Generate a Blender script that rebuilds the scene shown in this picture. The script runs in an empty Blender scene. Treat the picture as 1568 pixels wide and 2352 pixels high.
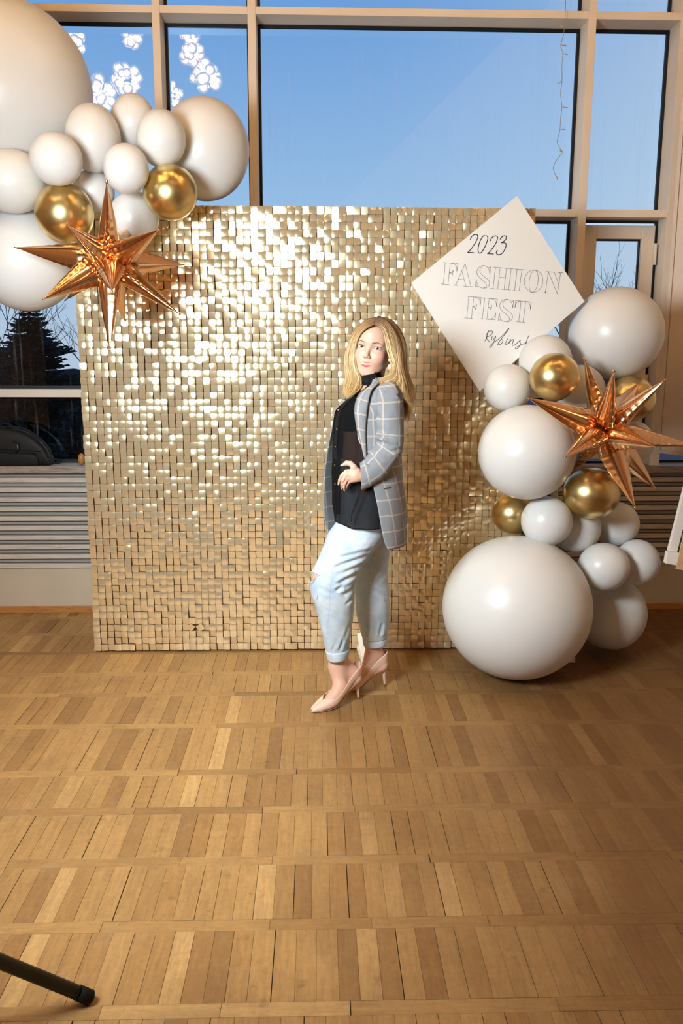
import bpy, bmesh, math, random
import numpy as np
from math import sin, cos, pi, radians, sqrt, atan2
from mathutils import Vector, Matrix

ZOOM = None
# ------------------------------------------------------------------ camera
IMW, IMH, FPX = 1568, 2352, 1935.0
CAM = np.array([0.0, 0.0, 1.55])
_p, _y, _r = radians(10.68), radians(1.65), radians(0.18)
FWD = np.array([sin(_y)*cos(_p), cos(_y)*cos(_p), -sin(_p)])
_rt = np.cross(FWD, [0, 0, 1.0]); _rt /= np.linalg.norm(_rt)
_up = np.cross(_rt, FWD)
RGT = _rt*cos(_r)+_up*sin(_r)
UPV = _up*cos(_r)-_rt*sin(_r)
scene = bpy.context.scene
cam_data = bpy.data.cameras.new('camera')
cam = bpy.data.objects.new('camera', cam_data)
scene.collection.objects.link(cam)
cam.matrix_world = Matrix([[RGT[i], UPV[i], -FWD[i], CAM[i]] for i in range(3)]+[[0, 0, 0, 1]])
cam_data.sensor_fit = 'VERTICAL'
cam_data.sensor_height = 36.0
cam_data.lens = FPX/IMH*36.0
cam_data.clip_start = 0.05
cam_data.clip_end = 300
if ZOOM:
    zx, zy, zh = ZOOM
    cam_data.lens *= IMH/zh
    cam_data.shift_x = (zx-IMW/2)/zh
    cam_data.shift_y = -(zy-IMH/2)/zh
scene.camera = cam
vs = scene.view_settings
vs.view_transform = 'Standard'; vs.look = 'None'; vs.gamma = 1.0; vs.use_curve_mapping = False
vs.exposure = 0.0

def ray(px, py):
    return FWD+RGT*((px-IMW/2)/FPX)-UPV*((py-IMH/2)/FPX)
def PY(px, py, Y):                 # photo pixel -> point at depth Y
    d = ray(px, py); return CAM+d*(Y/d[1])
def PZ(px, py, Z):                 # photo pixel -> point at height Z
    d = ray(px, py); return CAM+d*((Z-CAM[2])/d[2])
def MPP(p):                        # metres per photo pixel at a point
    return float((np.asarray(p)-CAM)@FWD)/FPX

# ------------------------------------------------------------------ world: clear dusk sky
world = bpy.data.worlds.new('dusk_sky'); scene.world = world
world.use_nodes = True
wn, wl = world.node_tree.nodes, world.node_tree.links
wn.clear()
w_out = wn.new('ShaderNodeOutputWorld'); w_bg = wn.new('ShaderNodeBackground')
w_tc = wn.new('ShaderNodeTexCoord'); w_sep = wn.new('ShaderNodeSeparateXYZ'); w_ramp = wn.new('ShaderNodeValToRGB')
wl.new(w_tc.outputs['Generated'], w_sep.inputs[0]); wl.new(w_sep.outputs['Z'], w_ramp.inputs[0])
w_mix = wn.new('ShaderNodeMix'); w_mix.data_type = 'RGBA'; w_mr = wn.new('ShaderNodeMapRange'); w_mr.interpolation_type = 'SMOOTHSTEP'
for i_, v_ in ((1, .02), (2, .55), (3, 0.0), (4, .62)): w_mr.inputs[i_].default_value = v_
wl.new(w_sep.outputs['X'], w_mr.inputs[0]); wl.new(w_mr.outputs[0], w_mix.inputs[0]); wl.new(w_ramp.outputs[0], w_mix.inputs[6]); w_mix.inputs[7].default_value = (.60, .72, .84, 1)   # paler towards the set sun
wl.new(w_mix.outputs[2], w_bg.inputs[0]); wl.new(w_bg.outputs[0], w_out.inputs[0])
cr = w_ramp.color_ramp
SKY = [(0.0, (0.50, 0.60, 0.74)), (0.06, (0.46, 0.60, 0.78)), (0.17, (0.33, 0.53, 0.80)), (0.34, (0.17, 0.37, 0.73)), (1.0, (0.07, 0.18, 0.45))]
cr.elements[0].position, cr.elements[0].color = SKY[0][0], SKY[0][1]+(1,)
cr.elements[1].position, cr.elements[1].color = SKY[-1][0], SKY[-1][1]+(1,)
for pos, c in SKY[1:-1]:
    e = cr.elements.new(pos); e.color = c+(1,)
w_bg.inputs['Strength'].default_value = 1.12

# ------------------------------------------------------------------ main light: studio softbox on the tripod stand left of the camera
SOFTBOX_AT = np.array([-1.17, 1.45, 1.95])
SOFTBOX_AIM = np.array([0.22, 4.0, 0.95])
SOFTBOX_POWER = 76.0
sb = bpy.data.lights.new('softbox_light', 'AREA'); sb.shape = 'DISK'; sb.size = 0.80; sb.spread = radians(135)
sb.energy = SOFTBOX_POWER; sb.color = (0.86, 0.955, 1.0)
sb_o = bpy.data.objects.new('softbox_light', sb); scene.collection.objects.link(sb_o)
sb_o.location = SOFTBOX_AT
sb_o.rotation_euler = Vector(SOFTBOX_AIM-SOFTBOX_AT).to_track_quat('-Z', 'Y').to_euler()
PENDANT_EMIT = 32.0; FILL_EMIT = 44.0          # brightness of the mirrored pendant lamps and of the added, unseen fill lamps

# ------------------------------------------------------------------ helpers
COL = scene.collection
rng = random.Random(7)
def srgb(r, g, b):
    f = lambda c: (c/255/12.92) if c/255 <= 0.04045 else ((c/255+0.055)/1.055)**2.4
    return (f(r), f(g), f(b), 1.0)

def tag(o, label=None, cat=None, group=None, kind=None):
    if label: o['label'] = label
    if cat: o['category'] = cat
    if group: o['group'] = group
    if kind: o['kind'] = kind
    return o

def empty(name, loc, label=None, cat=None, group=None):
    o = bpy.data.objects.new(name, None); COL.objects.link(o)
    o.location = tuple(loc); o.empty_display_size = 0.1
    return tag(o, label, cat, group)

def put(o, parent):
    o.parent = parent
    if parent is not None:
        o.matrix_parent_inverse = Matrix.Translation(-Vector(parent.location)) if parent.parent is None else Matrix.Identity(4)

class MB:
    """collects faces, then becomes one mesh object (world coordinates)"""
    def __init__(s): s.v = []; s.f = []; s.uv = None; s.mi = []
    def add(s, verts, faces, mi=0):
        n = len(s.v); s.v.extend([tuple(map(float, p)) for p in verts])
        s.f.extend([tuple(i+n for i in f) for f in faces]); s.mi.extend([mi]*len(faces)); return s
    def box(s, lo, hi, mi=0):
        x0, y0, z0 = lo; x1, y1, z1 = hi
        return s.add([(x0,y0,z0),(x1,y0,z0),(x1,y1,z0),(x0,y1,z0),(x0,y0,z1),(x1,y0,z1),(x1,y1,z1),(x0,y1,z1)],
                     [(0,3,2,1),(4,5,6,7),(0,1,5,4),(1,2,6,5),(2,3,7,6),(3,0,4,7)], mi)
    def bar(s, a, b, w, h, up=(0,0,1), mi=0, taper=1.0):
        a, b = np.array(a, float), np.array(b, float); d = b-a; d /= np.linalg.norm(d)
        u = np.cross(d, up); 
        if np.linalg.norm(u) < 1e-4: u = np.cross(d, (1, 0, 0))
        u /= np.linalg.norm(u); v = np.cross(u, d)
        P = []
        for c, k in ((a, 1.0), (b, taper)):
            for sx, sy in ((-1,-1),(1,-1),(1,1),(-1,1)): P.append(c+u*sx*w/2*k+v*sy*h/2*k)
        return s.add(P, [(0,3,2,1),(4,5,6,7),(0,1,5,4),(1,2,6,5),(2,3,7,6),(3,0,4,7)], mi)
    def tube(s, pts, rad, n=8, cap=True, mi=0, flat=1.0):
        pts = [np.array(p, float) for p in pts]; m = len(pts)
        rad = [rad]*m if np.isscalar(rad) else list(rad)
        prev = None; rings = []
        for i in range(m):
            d = pts[min(i+1, m-1)]-pts[max(i-1, 0)]
            L = np.linalg.norm(d); d = d/L if L > 1e-9 else np.array([0, 0, 1.0])
            if prev is None:
                ref = np.array([0, 0, 1.0]) if abs(d[2]) < .9 else np.array([1.0, 0, 0])
                u = np.cross(d, ref)
            else: u = prev-d*(prev@d)
            u /= max(np.linalg.norm(u), 1e-9); prev = u; v = np.cross(d, u)
            rings.append([pts[i]+(u*cos(2*pi*k/n)+v*sin(2*pi*k/n)*flat)*rad[i] for k in range(n)])
        P = [p for r in rings for p in r]
        F = [(i*n+k, i*n+(k+1) % n, (i+1)*n+(k+1) % n, (i+1)*n+k) for i in range(m-1) for k in range(n)]
        if cap: F += [tuple(range(n-1, -1, -1)), tuple((m-1)*n+k for k in range(n))]
        return s.add(P, F, mi)
    def ball(s, c, r, nu=12, nv=8, mi=0):
        c = np.array(c, float); r = np.array([r]*3 if np.isscalar(r) else r, float)
        P = [c+r*np.array([0, 0, 1.0])]
        for j in range(1, nv):
            a = pi*j/nv
            for i in range(nu):
                b = 2*pi*i/nu; P.append(c+r*np.array([sin(a)*cos(b), sin(a)*sin(b), cos(a)]))
        P.append(c-r*np.array([0, 0, 1.0])); F = []
        for i in range(nu):
            F.append((0, 1+i, 1+(i+1) % nu)); 
            F.append((len(P)-1, 1+(nv-2)*nu+(i+1) % nu, 1+(nv-2)*nu+i))
            for j in range(nv-2):
                a = 1+j*nu+i; b = 1+j*nu+(i+1) % nu; F.append((a, a+nu, b+nu, b))
        return s.add(P, F, mi)
    def grid(s, G, wrap=False, uv=None, mi=0):
        """G[i][j] points -> quads; wrap closes j"""
        n0 = len(s.v); R, Cn = len(G), len(G[0])
        s.v.extend([tuple(map(float, p)) for r in G for p in r])
        for i in range(R-1):
            for j in range(Cn if wrap else Cn-1):
                j2 = (j+1) % Cn
                s.f.append((n0+i*Cn+j, n0+i*Cn+j2, n0+(i+1)*Cn+j2, n0+(i+1)*Cn+j)); s.mi.append(mi)
                if uv is not None:
                    if s.uv is None: s.uv = []
                    ju = j+1 if wrap else j2
                    s.uv.extend([uv[i][j], uv[i][ju], uv[i+1][ju], uv[i+1][j]])
        return s
    def mesh(s, name, mats, smooth=False):
        me = bpy.data.meshes.new(name); me.from_pydata(s.v, [], s.f)
        for m in (mats if isinstance(mats, (list, tuple)) else [mats]): me.materials.append(m)
        if any(s.mi): me.polygons.foreach_set('material_index', s.mi)
        if smooth: me.polygons.foreach_set('use_smooth', [True]*len(me.polygons))
        if s.uv is not None and len(s.uv) == len(me.loops):
            l = me.uv_layers.new(name='UVMap'); l.data.foreach_set('uv', np.array(s.uv, dtype=np.float32).ravel())
        me.update(); return me
    def build(s, name, mats, parent=None, smooth=False, bevel=0.0, origin=True, segs=2):
        me = s.mesh(name, mats, smooth)
        o = bpy.data.objects.new(name, me); COL.objects.link(o)
        if parent is not None: put(o, parent)
        elif origin and s.v:
            a = np.array(s.v); c = np.array([(a[:,0].min()+a[:,0].max())/2, (a[:,1].min()+a[:,1].max())/2, a[:,2].min()])
            me.transform(Matrix.Translation(-Vector(c))); o.location = tuple(c)
        if bevel > 0:
            b = o.modifiers.new('bevel', 'BEVEL'); b.width = bevel; b.segments = segs; b.limit_method = 'ANGLE'; b.angle_limit = radians(40)
        return o

def catmull(pts, n=8):
    P = [np.array(p, float) for p in pts]
    P = [2*P[0]-P[1]]+P+[2*P[-1]-P[-2]]; out = []
    for i in range(1, len(P)-2):
        a, b, c, d = P[i-1:i+3]
        for k in range(n):
            t = k/n
            out.append(0.5*((2*b)+(c-a)*t+(2*a-5*b+4*c-d)*t*t+(3*b-a-3*c+d)*t**3))
    out.append(P[-2]); return out

# ------------------------------------------------------------------ materials
class NT:
    """small node-tree helper"""
    def __init__(s, name):
        s.m = bpy.data.materials.new(name); s.m.use_nodes = True
        s.n, s.l = s.m.node_tree.nodes, s.m.node_tree.links
        s.n.clear(); s.out = s.n.new('ShaderNodeOutputMaterial')
    def node(s, t, ins=None, **kw):
        nd = s.n.new(t)
        for k, v in kw.items(): setattr(nd, k, v)
        for k, v in (ins or {}).items():
            if isinstance(v, bpy.types.NodeSocket): s.l.new(v, nd.inputs[k])
            else: nd.inputs[k].default_value = v
        return nd
    def math(s, op, a, b=0.0, c=0.0, clamp=False):
        nd = s.n.new('ShaderNodeMath'); nd.operation = op; nd.use_clamp = clamp
        for i, v in enumerate((a, b, c)):
            if isinstance(v, bpy.types.NodeSocket): s.l.new(v, nd.inputs[i])
            else: nd.inputs[i].default_value = v
        return nd.outputs[0]
    def mix(s, f, a, b, blend='MIX'):
        nd = s.n.new('ShaderNodeMix'); nd.data_type = 'RGBA'; nd.blend_type = blend
        for i, v in ((0, f), (6, a), (7, b)):
            if isinstance(v, bpy.types.NodeSocket): s.l.new(v, nd.inputs[i])
            else: nd.inputs[i].default_value = v
        return nd.outputs[2]
    def noise(s, vec, scale, detail=3, rough=.55, dist=0.0):
        nd = s.n.new('ShaderNodeTexNoise'); nd.inputs['Scale'].default_value = scale
        nd.inputs['Detail'].default_value = detail; nd.inputs['Roughness'].default_value = rough; nd.inputs['Distortion'].default_value = dist
        if vec is not None: s.l.new(vec, nd.inputs['Vector'])
        return nd.outputs['Fac']
    def ramp(s, f, stops):
        nd = s.n.new('ShaderNodeValToRGB'); s.l.new(f, nd.inputs[0]); e = nd.color_ramp.elements
        e[0].position, e[0].color = stops[0]; e[1].position, e[1].color = stops[-1]
        for p, c in stops[1:-1]: x = e.new(p); x.color = c
        return nd.outputs[0]
    def mapping(s, vec, scale=(1,1,1), loc=(0,0,0)):
        nd = s.n.new('ShaderNodeMapping'); nd.inputs['Scale'].default_value = scale; nd.inputs['Location'].default_value = loc
        s.l.new(vec, nd.inputs['Vector']); return nd.outputs[0]
    def pos(s): return s.node('ShaderNodeNewGeometry').outputs['Position']
    def bsdf(s, color, rough=.5, metal=0.0, spec=.5, bump=None, bstr=.3, bdist=.002, **kw):
        p = s.n.new('ShaderNodeBsdfPrincipled')
        for k, v in {'Base Color': color, 'Roughness': rough, 'Metallic': metal, 'Specular IOR Level': spec, **kw}.items():
            if isinstance(v, bpy.types.NodeSocket): s.l.new(v, p.inputs[k])
            else: p.inputs[k].default_value = v
        if bump is not None:
            b = s.n.new('ShaderNodeBump'); b.inputs['Strength'].default_value = bstr; b.inputs['Distance'].default_value = bdist
            s.l.new(bump, b.inputs['Height']); s.l.new(b.outputs[0], p.inputs['Normal'])
        s.l.new(p.outputs[0], s.out.inputs[0]); s.p = p
        return s.m

def paint(name, c, rough=.5, var=.06, scale=6.0, spec=.4, bump=True, metal=0.0):
    t = NT(name); po = t.node('ShaderNodeTexCoord').outputs['Object']
    n = t.noise(po, scale, 4); n2 = t.noise(po, scale*30, 2)
    d = tuple(x*(1-var*2) for x in c[:3])+(1,); l = tuple(min(1, x*(1+var)) for x in c[:3])+(1,)
    return t.bsdf(t.ramp(n, [(.3, d), (.7, l)]), rough, metal, spec, bump=n2 if bump else None, bstr=.08, bdist=.001)
# ================================================================== the room
W = 4.955            # front plane of the window wall
YG = W+0.155         # glass plane
XL, XR, YB, ZC = -4.6, 3.6, -4.4, 6.9

# --- materials of the setting
def wood_floor():
    t = NT('parquet_oak'); pos = t.pos()
    oi = t.node('ShaderNodeObjectInfo').outputs['Random']
    at = t.node('ShaderNodeAttribute', attribute_name='tint')
    rnd = t.math('FRACT', t.math('ADD', oi, at.outputs['Fac']))
    al = t.node('ShaderNodeAttribute', attribute_name='along').outputs['Fac']     # 1 = border strip, grain runs across
    sp = t.node('ShaderNodeSeparateXYZ', {0: pos})
    off = t.math('MULTIPLY', rnd, 37.0)
    u = t.mix(al, sp.outputs['X'], sp.outputs['Y']); v = t.mix(al, sp.outputs['Y'], sp.outputs['X'])
    vec = t.node('ShaderNodeCombineXYZ', {0: t.math('ADD', u, off), 1: t.math('MULTIPLY', v, .09), 2: off}).outputs[0]
    grain = t.noise(vec, 70, 6, .65, .9)
    fine = t.noise(vec, 260, 3, .6)
    fig = t.noise(t.node('ShaderNodeCombineXYZ', {0: t.math('ADD', u, off), 1: t.math('MULTIPLY', v, .35), 2: off}).outputs[0], 22, 3, .5, 2.2)
    tone = t.ramp(rnd, [(0.0, srgb(152, 112, 65)), (.2, srgb(180, 140, 86)), (.6, srgb(192, 151, 93)), (.85, srgb(168, 125, 73)), (1.0, srgb(212, 172, 112))])
    c = t.mix(t.math('MULTIPLY', t.math('SUBTRACT', grain, .35), 1.1, clamp=True), tone, (0.16, 0.085, 0.038, 1))
    c = t.mix(t.math('MULTIPLY', t.math('SUBTRACT', fig, .5), .9, clamp=True), c, srgb(190, 148, 94))
    wear = t.noise(pos, 2.3, 6, .65, .5)
    c = t.mix(t.math('MULTIPLY', t.math('SUBTRACT', wear, .5), 1.6, clamp=True), c, srgb(112, 82, 50))
    dust = t.noise(pos, 6.5, 5, .7)
    c = t.mix(t.math('MULTIPLY', t.math('SUBTRACT', dust, .56), 2.0, clamp=True), c, srgb(172, 146, 110))
    # tone turns darker brown towards the right, along a noise-broken border
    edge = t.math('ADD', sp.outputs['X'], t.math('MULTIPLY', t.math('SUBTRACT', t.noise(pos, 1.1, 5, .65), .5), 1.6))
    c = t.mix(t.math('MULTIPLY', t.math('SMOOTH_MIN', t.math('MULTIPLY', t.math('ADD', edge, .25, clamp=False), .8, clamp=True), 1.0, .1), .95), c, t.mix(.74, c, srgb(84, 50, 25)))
    blot = t.noise(pos, 17, 3, .6)
    c = t.mix(t.math('MULTIPLY', t.math('SUBTRACT', blot, .62), 3.0, clamp=True), c, srgb(95, 66, 38))
    # scuffs: stretched noise
    scv = t.mapping(pos, (1.2, 11, 1)); sc = t.noise(scv, 7, 5, .8, 1.5)
    c = t.mix(t.math('MULTIPLY', t.math('SUBTRACT', sc, .63), 2.6, clamp=True), c, srgb(186, 158, 118))
    mot = t.noise(pos, 42, 5, .75)
    c = t.mix(t.math('MULTIPLY', t.math('SUBTRACT', mot, .42, clamp=True), 1.5, clamp=True), c, t.mix(.5, c, srgb(84, 54, 28)))
    scr = t.noise(t.mapping(pos, (9, 1.4, 1), (3, 7, 0)), 9, 4, .85, 2.5)
    c = t.mix(t.math('MULTIPLY', t.math('SUBTRACT', scr, .66, clamp=True), 3.5, clamp=True), c, srgb(206, 176, 130))
    r = t.math('ADD', t.math('MULTIPLY', dust, .25), .42)
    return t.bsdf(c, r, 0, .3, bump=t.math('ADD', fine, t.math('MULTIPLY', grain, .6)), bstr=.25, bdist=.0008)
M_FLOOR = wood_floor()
M_FLOORGAP = paint('floor_joint_dirt', srgb(52, 34, 20), .9, .1)
M_CREAM = paint('cream_painted_aluminium', srgb(226, 212, 195), .42, .035, 3, .4)
M_UNDER = M_CREAM
M_GASKET = paint('black_rubber_gasket', srgb(22, 22, 28), .5, .1)
M_SILL = None
def sill_mat():
    t = NT('worn_sill_board'); v = t.mapping(t.pos(), (1.5, 12, 12)); n = t.noise(v, 6, 6, .7, .5)
    c = t.ramp(n, [(.3, srgb(120, 104, 92)), (.55, srgb(160, 146, 134)), (.75, srgb(186, 176, 166))])
    return t.bsdf(c, .5, 0, .4, bump=n, bstr=.2)
M_SILL = sill_mat()
M_WALLGREY = paint('grey_wall_paint', srgb(200, 186, 164), .6, .04, 3, .3)
def slat_mat():
    t = NT('weathered_painted_slat'); v = t.mapping(t.pos(), (1.2, 20, 20)); n = t.noise(v, 5, 6, .7, .4)
    c = t.ramp(n, [(.28, srgb(172, 156, 140)), (.5, srgb(205, 193, 180)), (.75, srgb(216, 206, 195))])
    return t.bsdf(c, .55, 0, .35, bump=n, bstr=.25)
M_SLAT = slat_mat()
M_BACKING = paint('grey_grille_backing', srgb(158, 154, 146), .6, .05)
M_BASE = None
def base_mat():
    t = NT('orange_varnished_baseboard'); v = t.mapping(t.pos(), (2, 20, 20)); n = t.noise(v, 6, 5, .6, .6)
    return t.bsdf(t.ramp(n, [(.3, srgb(165, 105, 52)), (.7, srgb(200, 140, 78))]), .35, 0, .5)
M_BASE = base_mat()
M_WALL = paint('warm_white_plaster', srgb(222, 208, 190), .8, .04, 1.5, .2)
M_CEIL = paint('dim_ceiling_boards', srgb(120, 108, 96), .85, .05, 2, .2)
M_DARKWALL = paint('dark_hall_panelling', srgb(112, 88, 66), .7, .08, 2, .3)
M_PALE = paint('pale_gable_plaster', srgb(235, 226, 214), .75, .03, 2, .2)

def glass_mat(refl=1.0, haze=0.0):
    t = NT('window_glass'); pos = t.pos()
    fr = t.node('ShaderNodeFresnel', {'IOR': 1.52}).outputs[0]
    streak = t.noise(t.mapping(pos, (16, 1, .5)), 3.0, 5, .7, .3)
    dirt = t.math('ADD', t.math('MULTIPLY', t.math('SUBTRACT', streak, .56, clamp=True), .35, clamp=True), haze)
    tr = t.node('ShaderNodeBsdfTransparent', {'Color': (.93, .96, .97, 1)})
    gl = t.node('ShaderNodeBsdfGlossy', {'Color': (1, 1, 1, 1), 'Roughness': 0.0})
    df = t.node('ShaderNodeBsdfDiffuse', {'Color': (.75, .78, .8, 1)})
    m1 = t.node('ShaderNodeMixShader', {0: dirt, 1: tr.outputs[0], 2: df.outputs[0]})
    m2 = t.node('ShaderNodeMixShader', {0: t.math('MULTIPLY', fr, refl), 1: m1.outputs[0], 2: gl.outputs[0]})
    t.l.new(m2.outputs[0], t.out.inputs[0]); return t.m
M_GLASS = glass_mat(); M_GLASS_COATED = glass_mat(1.25, .0)

# --- floor: base slab and parquet rows (staves across the room, border strips between the rows)
floor = MB().box((XL, YB, -.06), (XR, W+.16, -.004)).build('floor', M_FLOORGAP)
tag(floor, kind='structure')
row_y = [1.185, 1.475, PZ(700, 2317, 0)[1], PZ(700, 2122, 0)[1], PZ(700, 1975, 0)[1], PZ(700, 1858, 0)[1], PZ(700, 1771, 0)[1],
         PZ(700, 1664, 0)[1], PZ(700, 1592, 0)[1], PZ(700, 1545, 0)[1]]
while row_y[-1] < W: row_y.append(row_y[-1]+.30)
STRIP = 0.046
prng = random.Random(11)
pieces = []        # (x0,x1,y0,y1,along)
for i in range(len(row_y)-1):
    ya, yb = row_y[i]+STRIP/2, min(row_y[i+1]-STRIP/2, W)
    x = -2.75+prng.uniform(0, .05)
    while x < 2.75:
        w = .0545+prng.uniform(-.003, .004); pieces.append((x, x+w, ya, yb, 0)); x += w
    yc = row_y[i+1]
    if yc+STRIP/2 < W:
        x = -2.75-prng.uniform(0, .4)
        while x < 2.75:
            w = prng.choice([.3, .42, .5, .46])+prng.uniform(-.03, .03)
            pieces.append((x, x+w, yc-STRIP/2, yc+STRIP/2, 1)); x += w
def in_view(x0, x1, y0, y1):
    for x, y in ((x0, y0), (x1, y0), (x0, y1), (x1, y1)):
        v = np.array([x, y, 0])-CAM; z = v@FWD
        if z <= .1: continue
        px, py = IMW/2+FPX*(v@RGT)/z, IMH/2-FPX*(v@UPV)/z
        if -5 < px < IMW+5 and py < IMH+5: return True
    return False
def stave_geo(x0, x1, y0, y1, gx0, gx1, tilt, lift):
    g = .00025; b = .0007
    X0, X1, Y0, Y1 = x0+gx0, x1-gx1, y0+g, y1-g
    z = [lift+tilt*s for s in (-1, 1, 1, -1)]
    P = [(X0, Y0, -.012), (X1, Y0, -.012), (X1, Y1, -.012), (X0, Y1, -.012),
         (X0, Y0, z[0]-b), (X1, Y0, z[1]-b), (X1, Y1, z[2]-b), (X0, Y1, z[3]-b),
         (X0+b, Y0+b, z[0]), (X1-b, Y0+b, z[1]), (X1-b, Y1-b, z[2]), (X0+b, Y1-b, z[3])]
    F = [(8, 9, 10, 11)]
    for k in range(4):
        k2 = (k+1) % 4; F += [(k, k2, 4+k2, 4+k), (4+k, 4+k2, 8+k2, 8+k)]
    return P, F
pieces.sort(key=lambda p: (not in_view(*p[:4]), p[2]))
rest = MB(); rest_t = []; rest_a = []
for i, (x0, x1, y0, y1, al) in enumerate(pieces):
    r = prng.random()
    gx0, gx1 = (.00018+.0022*prng.random()**6, .00018+.0012*prng.random()**6)
    P, F = stave_geo(x0, x1, y0, y1, gx0, gx1, prng.uniform(-.0003, .0003), prng.uniform(-.0006, .0004))
    if i < 300:
        me = bpy.data.meshes.new('floor_stave'); cx, cy = (x0+x1)/2, (y0+y1)/2
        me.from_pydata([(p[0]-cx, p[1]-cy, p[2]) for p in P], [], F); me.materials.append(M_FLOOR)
        for nm, val in (('tint', r), ('along', float(al))):
            a = me.attributes.new(nm, 'FLOAT', 'FACE'); a.data.foreach_set('value', [val]*len(F))
        o = bpy.data.objects.new('border_strip' if al else 'floor_stave', me); COL.objects.link(o); put(o, floor); o.location = (cx, cy, 0)
    else:
        rest.add(P, F); rest_t += [r]*len(F); rest_a += [float(al)]*len(F)
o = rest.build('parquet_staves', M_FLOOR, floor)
for nm, val in (('tint', rest_t), ('along', rest_a)):
    a = o.data.attributes.new(nm, 'FLOAT', 'FACE'); a.data.foreach_set('value', val)
tag(o, kind='stuff')
# plain parquet beyond the laid rows
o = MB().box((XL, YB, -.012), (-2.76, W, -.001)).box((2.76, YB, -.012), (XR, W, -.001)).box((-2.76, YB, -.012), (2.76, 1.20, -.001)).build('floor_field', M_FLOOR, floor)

# --- shell
def struct(name, mb, mat, bevel=0): 
    o = mb.build(name, mat, bevel=bevel); return tag(o, kind='structure')
struct('ceiling', MB().box((XL-.1, YB-.1, ZC), (XR+.1, W+.2, ZC+.1)), M_CEIL)
struct('wall_left', MB().box((XL-.12, YB, 0), (XL, W+.2, ZC)), M_WALL)
struct('wall_right', MB().box((XR, YB, 0), (XR+.12, W+.2, ZC)), M_WALL)
struct('wall_back', MB().box((XL, YB-.12, 0), (XR, YB, ZC)), M_DARKWALL)
# pale gable wall with a sloping top at the back of the hall (its reflection crosses the big pane)
yv = 2*YG-(YB+.06)
ga, gb = PY(700, 549, yv), PY(1215, -12, yv)
m = MB(); gx = [ga[0], gb[0], XR-.02, XR-.02]; gz = [ga[2], min(gb[2], ZC-.05), min(gb[2], ZC-.05), 0.0]
base_pts = [(ga[0], 0.0)]+list(zip(gx, gz))
P = [(x, YB+.06, z) for x, z in base_pts]+[(x, YB, z) for x, z in base_pts]; n = len(base_pts)
m.add(P, [tuple(range(n)), tuple(range(2*n-1, n-1, -1))]+[(i, (i+1) % n, n+(i+1) % n, n+i) for i in range(n)])
struct('wall_gable', m, M_PALE)

# --- window wall: low wall, grille, sill, mullions, bars, panes
zS = float(PY(100, 1071, W-.02)[2])           # sill top
zSb = float(PY(100, 1088, W-.02)[2])
zG0 = float(PY(100, 1306, W)[2]); zB0 = float(PY(100, 1393, W-.014)[2])
struct('wall_window', MB().box((XL, W, 0), (XR, W+.16, zG0)), M_WALLGREY)
struct('baseboard_window', MB().box((XL, W-.014, 0), (XR, W, zB0)), M_BASE, .004)
struct('window_sill', MB().box((XL, W-.022, zSb), (XR, W+.17, zS)), M_SILL, .004)
gr = empty('radiator_grille', (0, W, zG0), 'long grille of horizontal painted wooden slats under the window sill', 'grille')
MB().box((XL, W+.035, zG0), (XR, W+.16, zSb)).build('grille_backing', M_BACKING, gr)
NS = 10; per = (zSb-zG0)/NS
for i in range(NS):
    z = zG0+per*i
    MB().box((XL, W+.001, z+.002), (XR, W+.022, z+per*.50)).build('slat', M_SLAT, gr, bevel=.002)
    MB().box((XL, W+.019, z+per*.58), (XR, W+.036, z+per*.90)).build('inner_slat', M_BACKING, gr, bevel=.004)
MX = [(XL, XL+.05), (PY(350.5, 100, W)[0], PY(368.6, 100, W)[0]), (PY(569, 100, W)[0], PY(587.6, 100, W)[0]),
      (PY(1348.5, 100, W)[0], PY(1367, 100, W)[0]), (PY(1556, 150, W)[0], PY(1556, 150, W)[0]+.06), (XR-.05, XR)]
MX = [(float(a), float(b)) for a, b in MX]
zT0, zT1 = float(PY(300, 28, W)[2]), float(PY(300, 9.5, W)[2])       # top bar
zM0, zM1 = float(PY(1270, 497.5, W)[2]), float(PY(1270, 480, W)[2])  # middle bar
zL0, zL1 = float(PY(90, 912.5, W)[2]), float(PY(90, 895, W)[2])      # lower bar
ZTOP = 5.6
k = 1
for a, b in MX:
    tag(MB().box((a, W, zS), (b, W+.17, ZTOP)).build('trim_%d' % k, M_CREAM, bevel=.002), kind='structure'); k += 1
for z0, z1 in ((zT0, zT1), (zM0, zM1), (zL0, zL1), (4.55, 4.6)):
    for i in range(len(MX)-1):
        if z0 == zL0 and i == 3: continue
        tag(MB().box((MX[i][1], W+.0015, z0), (MX[i+1][0], W+.17, z1)).build('trim_%d' % k, M_CREAM, bevel=.002), kind='structure'); k += 1
struct('wall_over_window', MB().box((XL, W, ZTOP), (XR, W+.17, ZC)), M_WALL)
rows = [(zS, zL0), (zL1, zM0), (zM1, zT0), (zT1, 4.55), (4.6, ZTOP)]
wk = 1
def gasket_frame(x0, x1, z0, z1, y, w=.016, d=.02):
    m = MB()
    m.box((x0, y-d, z0), (x0+w, y, z1)); m.box((x1-w, y-d, z0), (x1, y, z1))
    m.box((x0+w, y-d, z0), (x1-w, y, z0+w)); m.box((x0+w, y-d, z1-w), (x1-w, y, z1)); return m
for i in range(len(MX)-1):
    for j, (z0, z1) in enumerate(rows):
        if i == 3 and j == 1: continue
        if i == 3 and j == 0: continue
        x0, x1 = MX[i][1], MX[i+1][0]
        wd = gasket_frame(x0, x1, z0, z1, YG+.01).build('window_%d' % wk, M_GASKET); tag(wd, kind='structure'); wk += 1
        MB().box((x0+.01, YG+.002, z0+.01), (x1-.01, YG+.008, z1-.01)).build('pane', M_GLASS_COATED if i == 3 else M_GLASS, wd)
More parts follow.
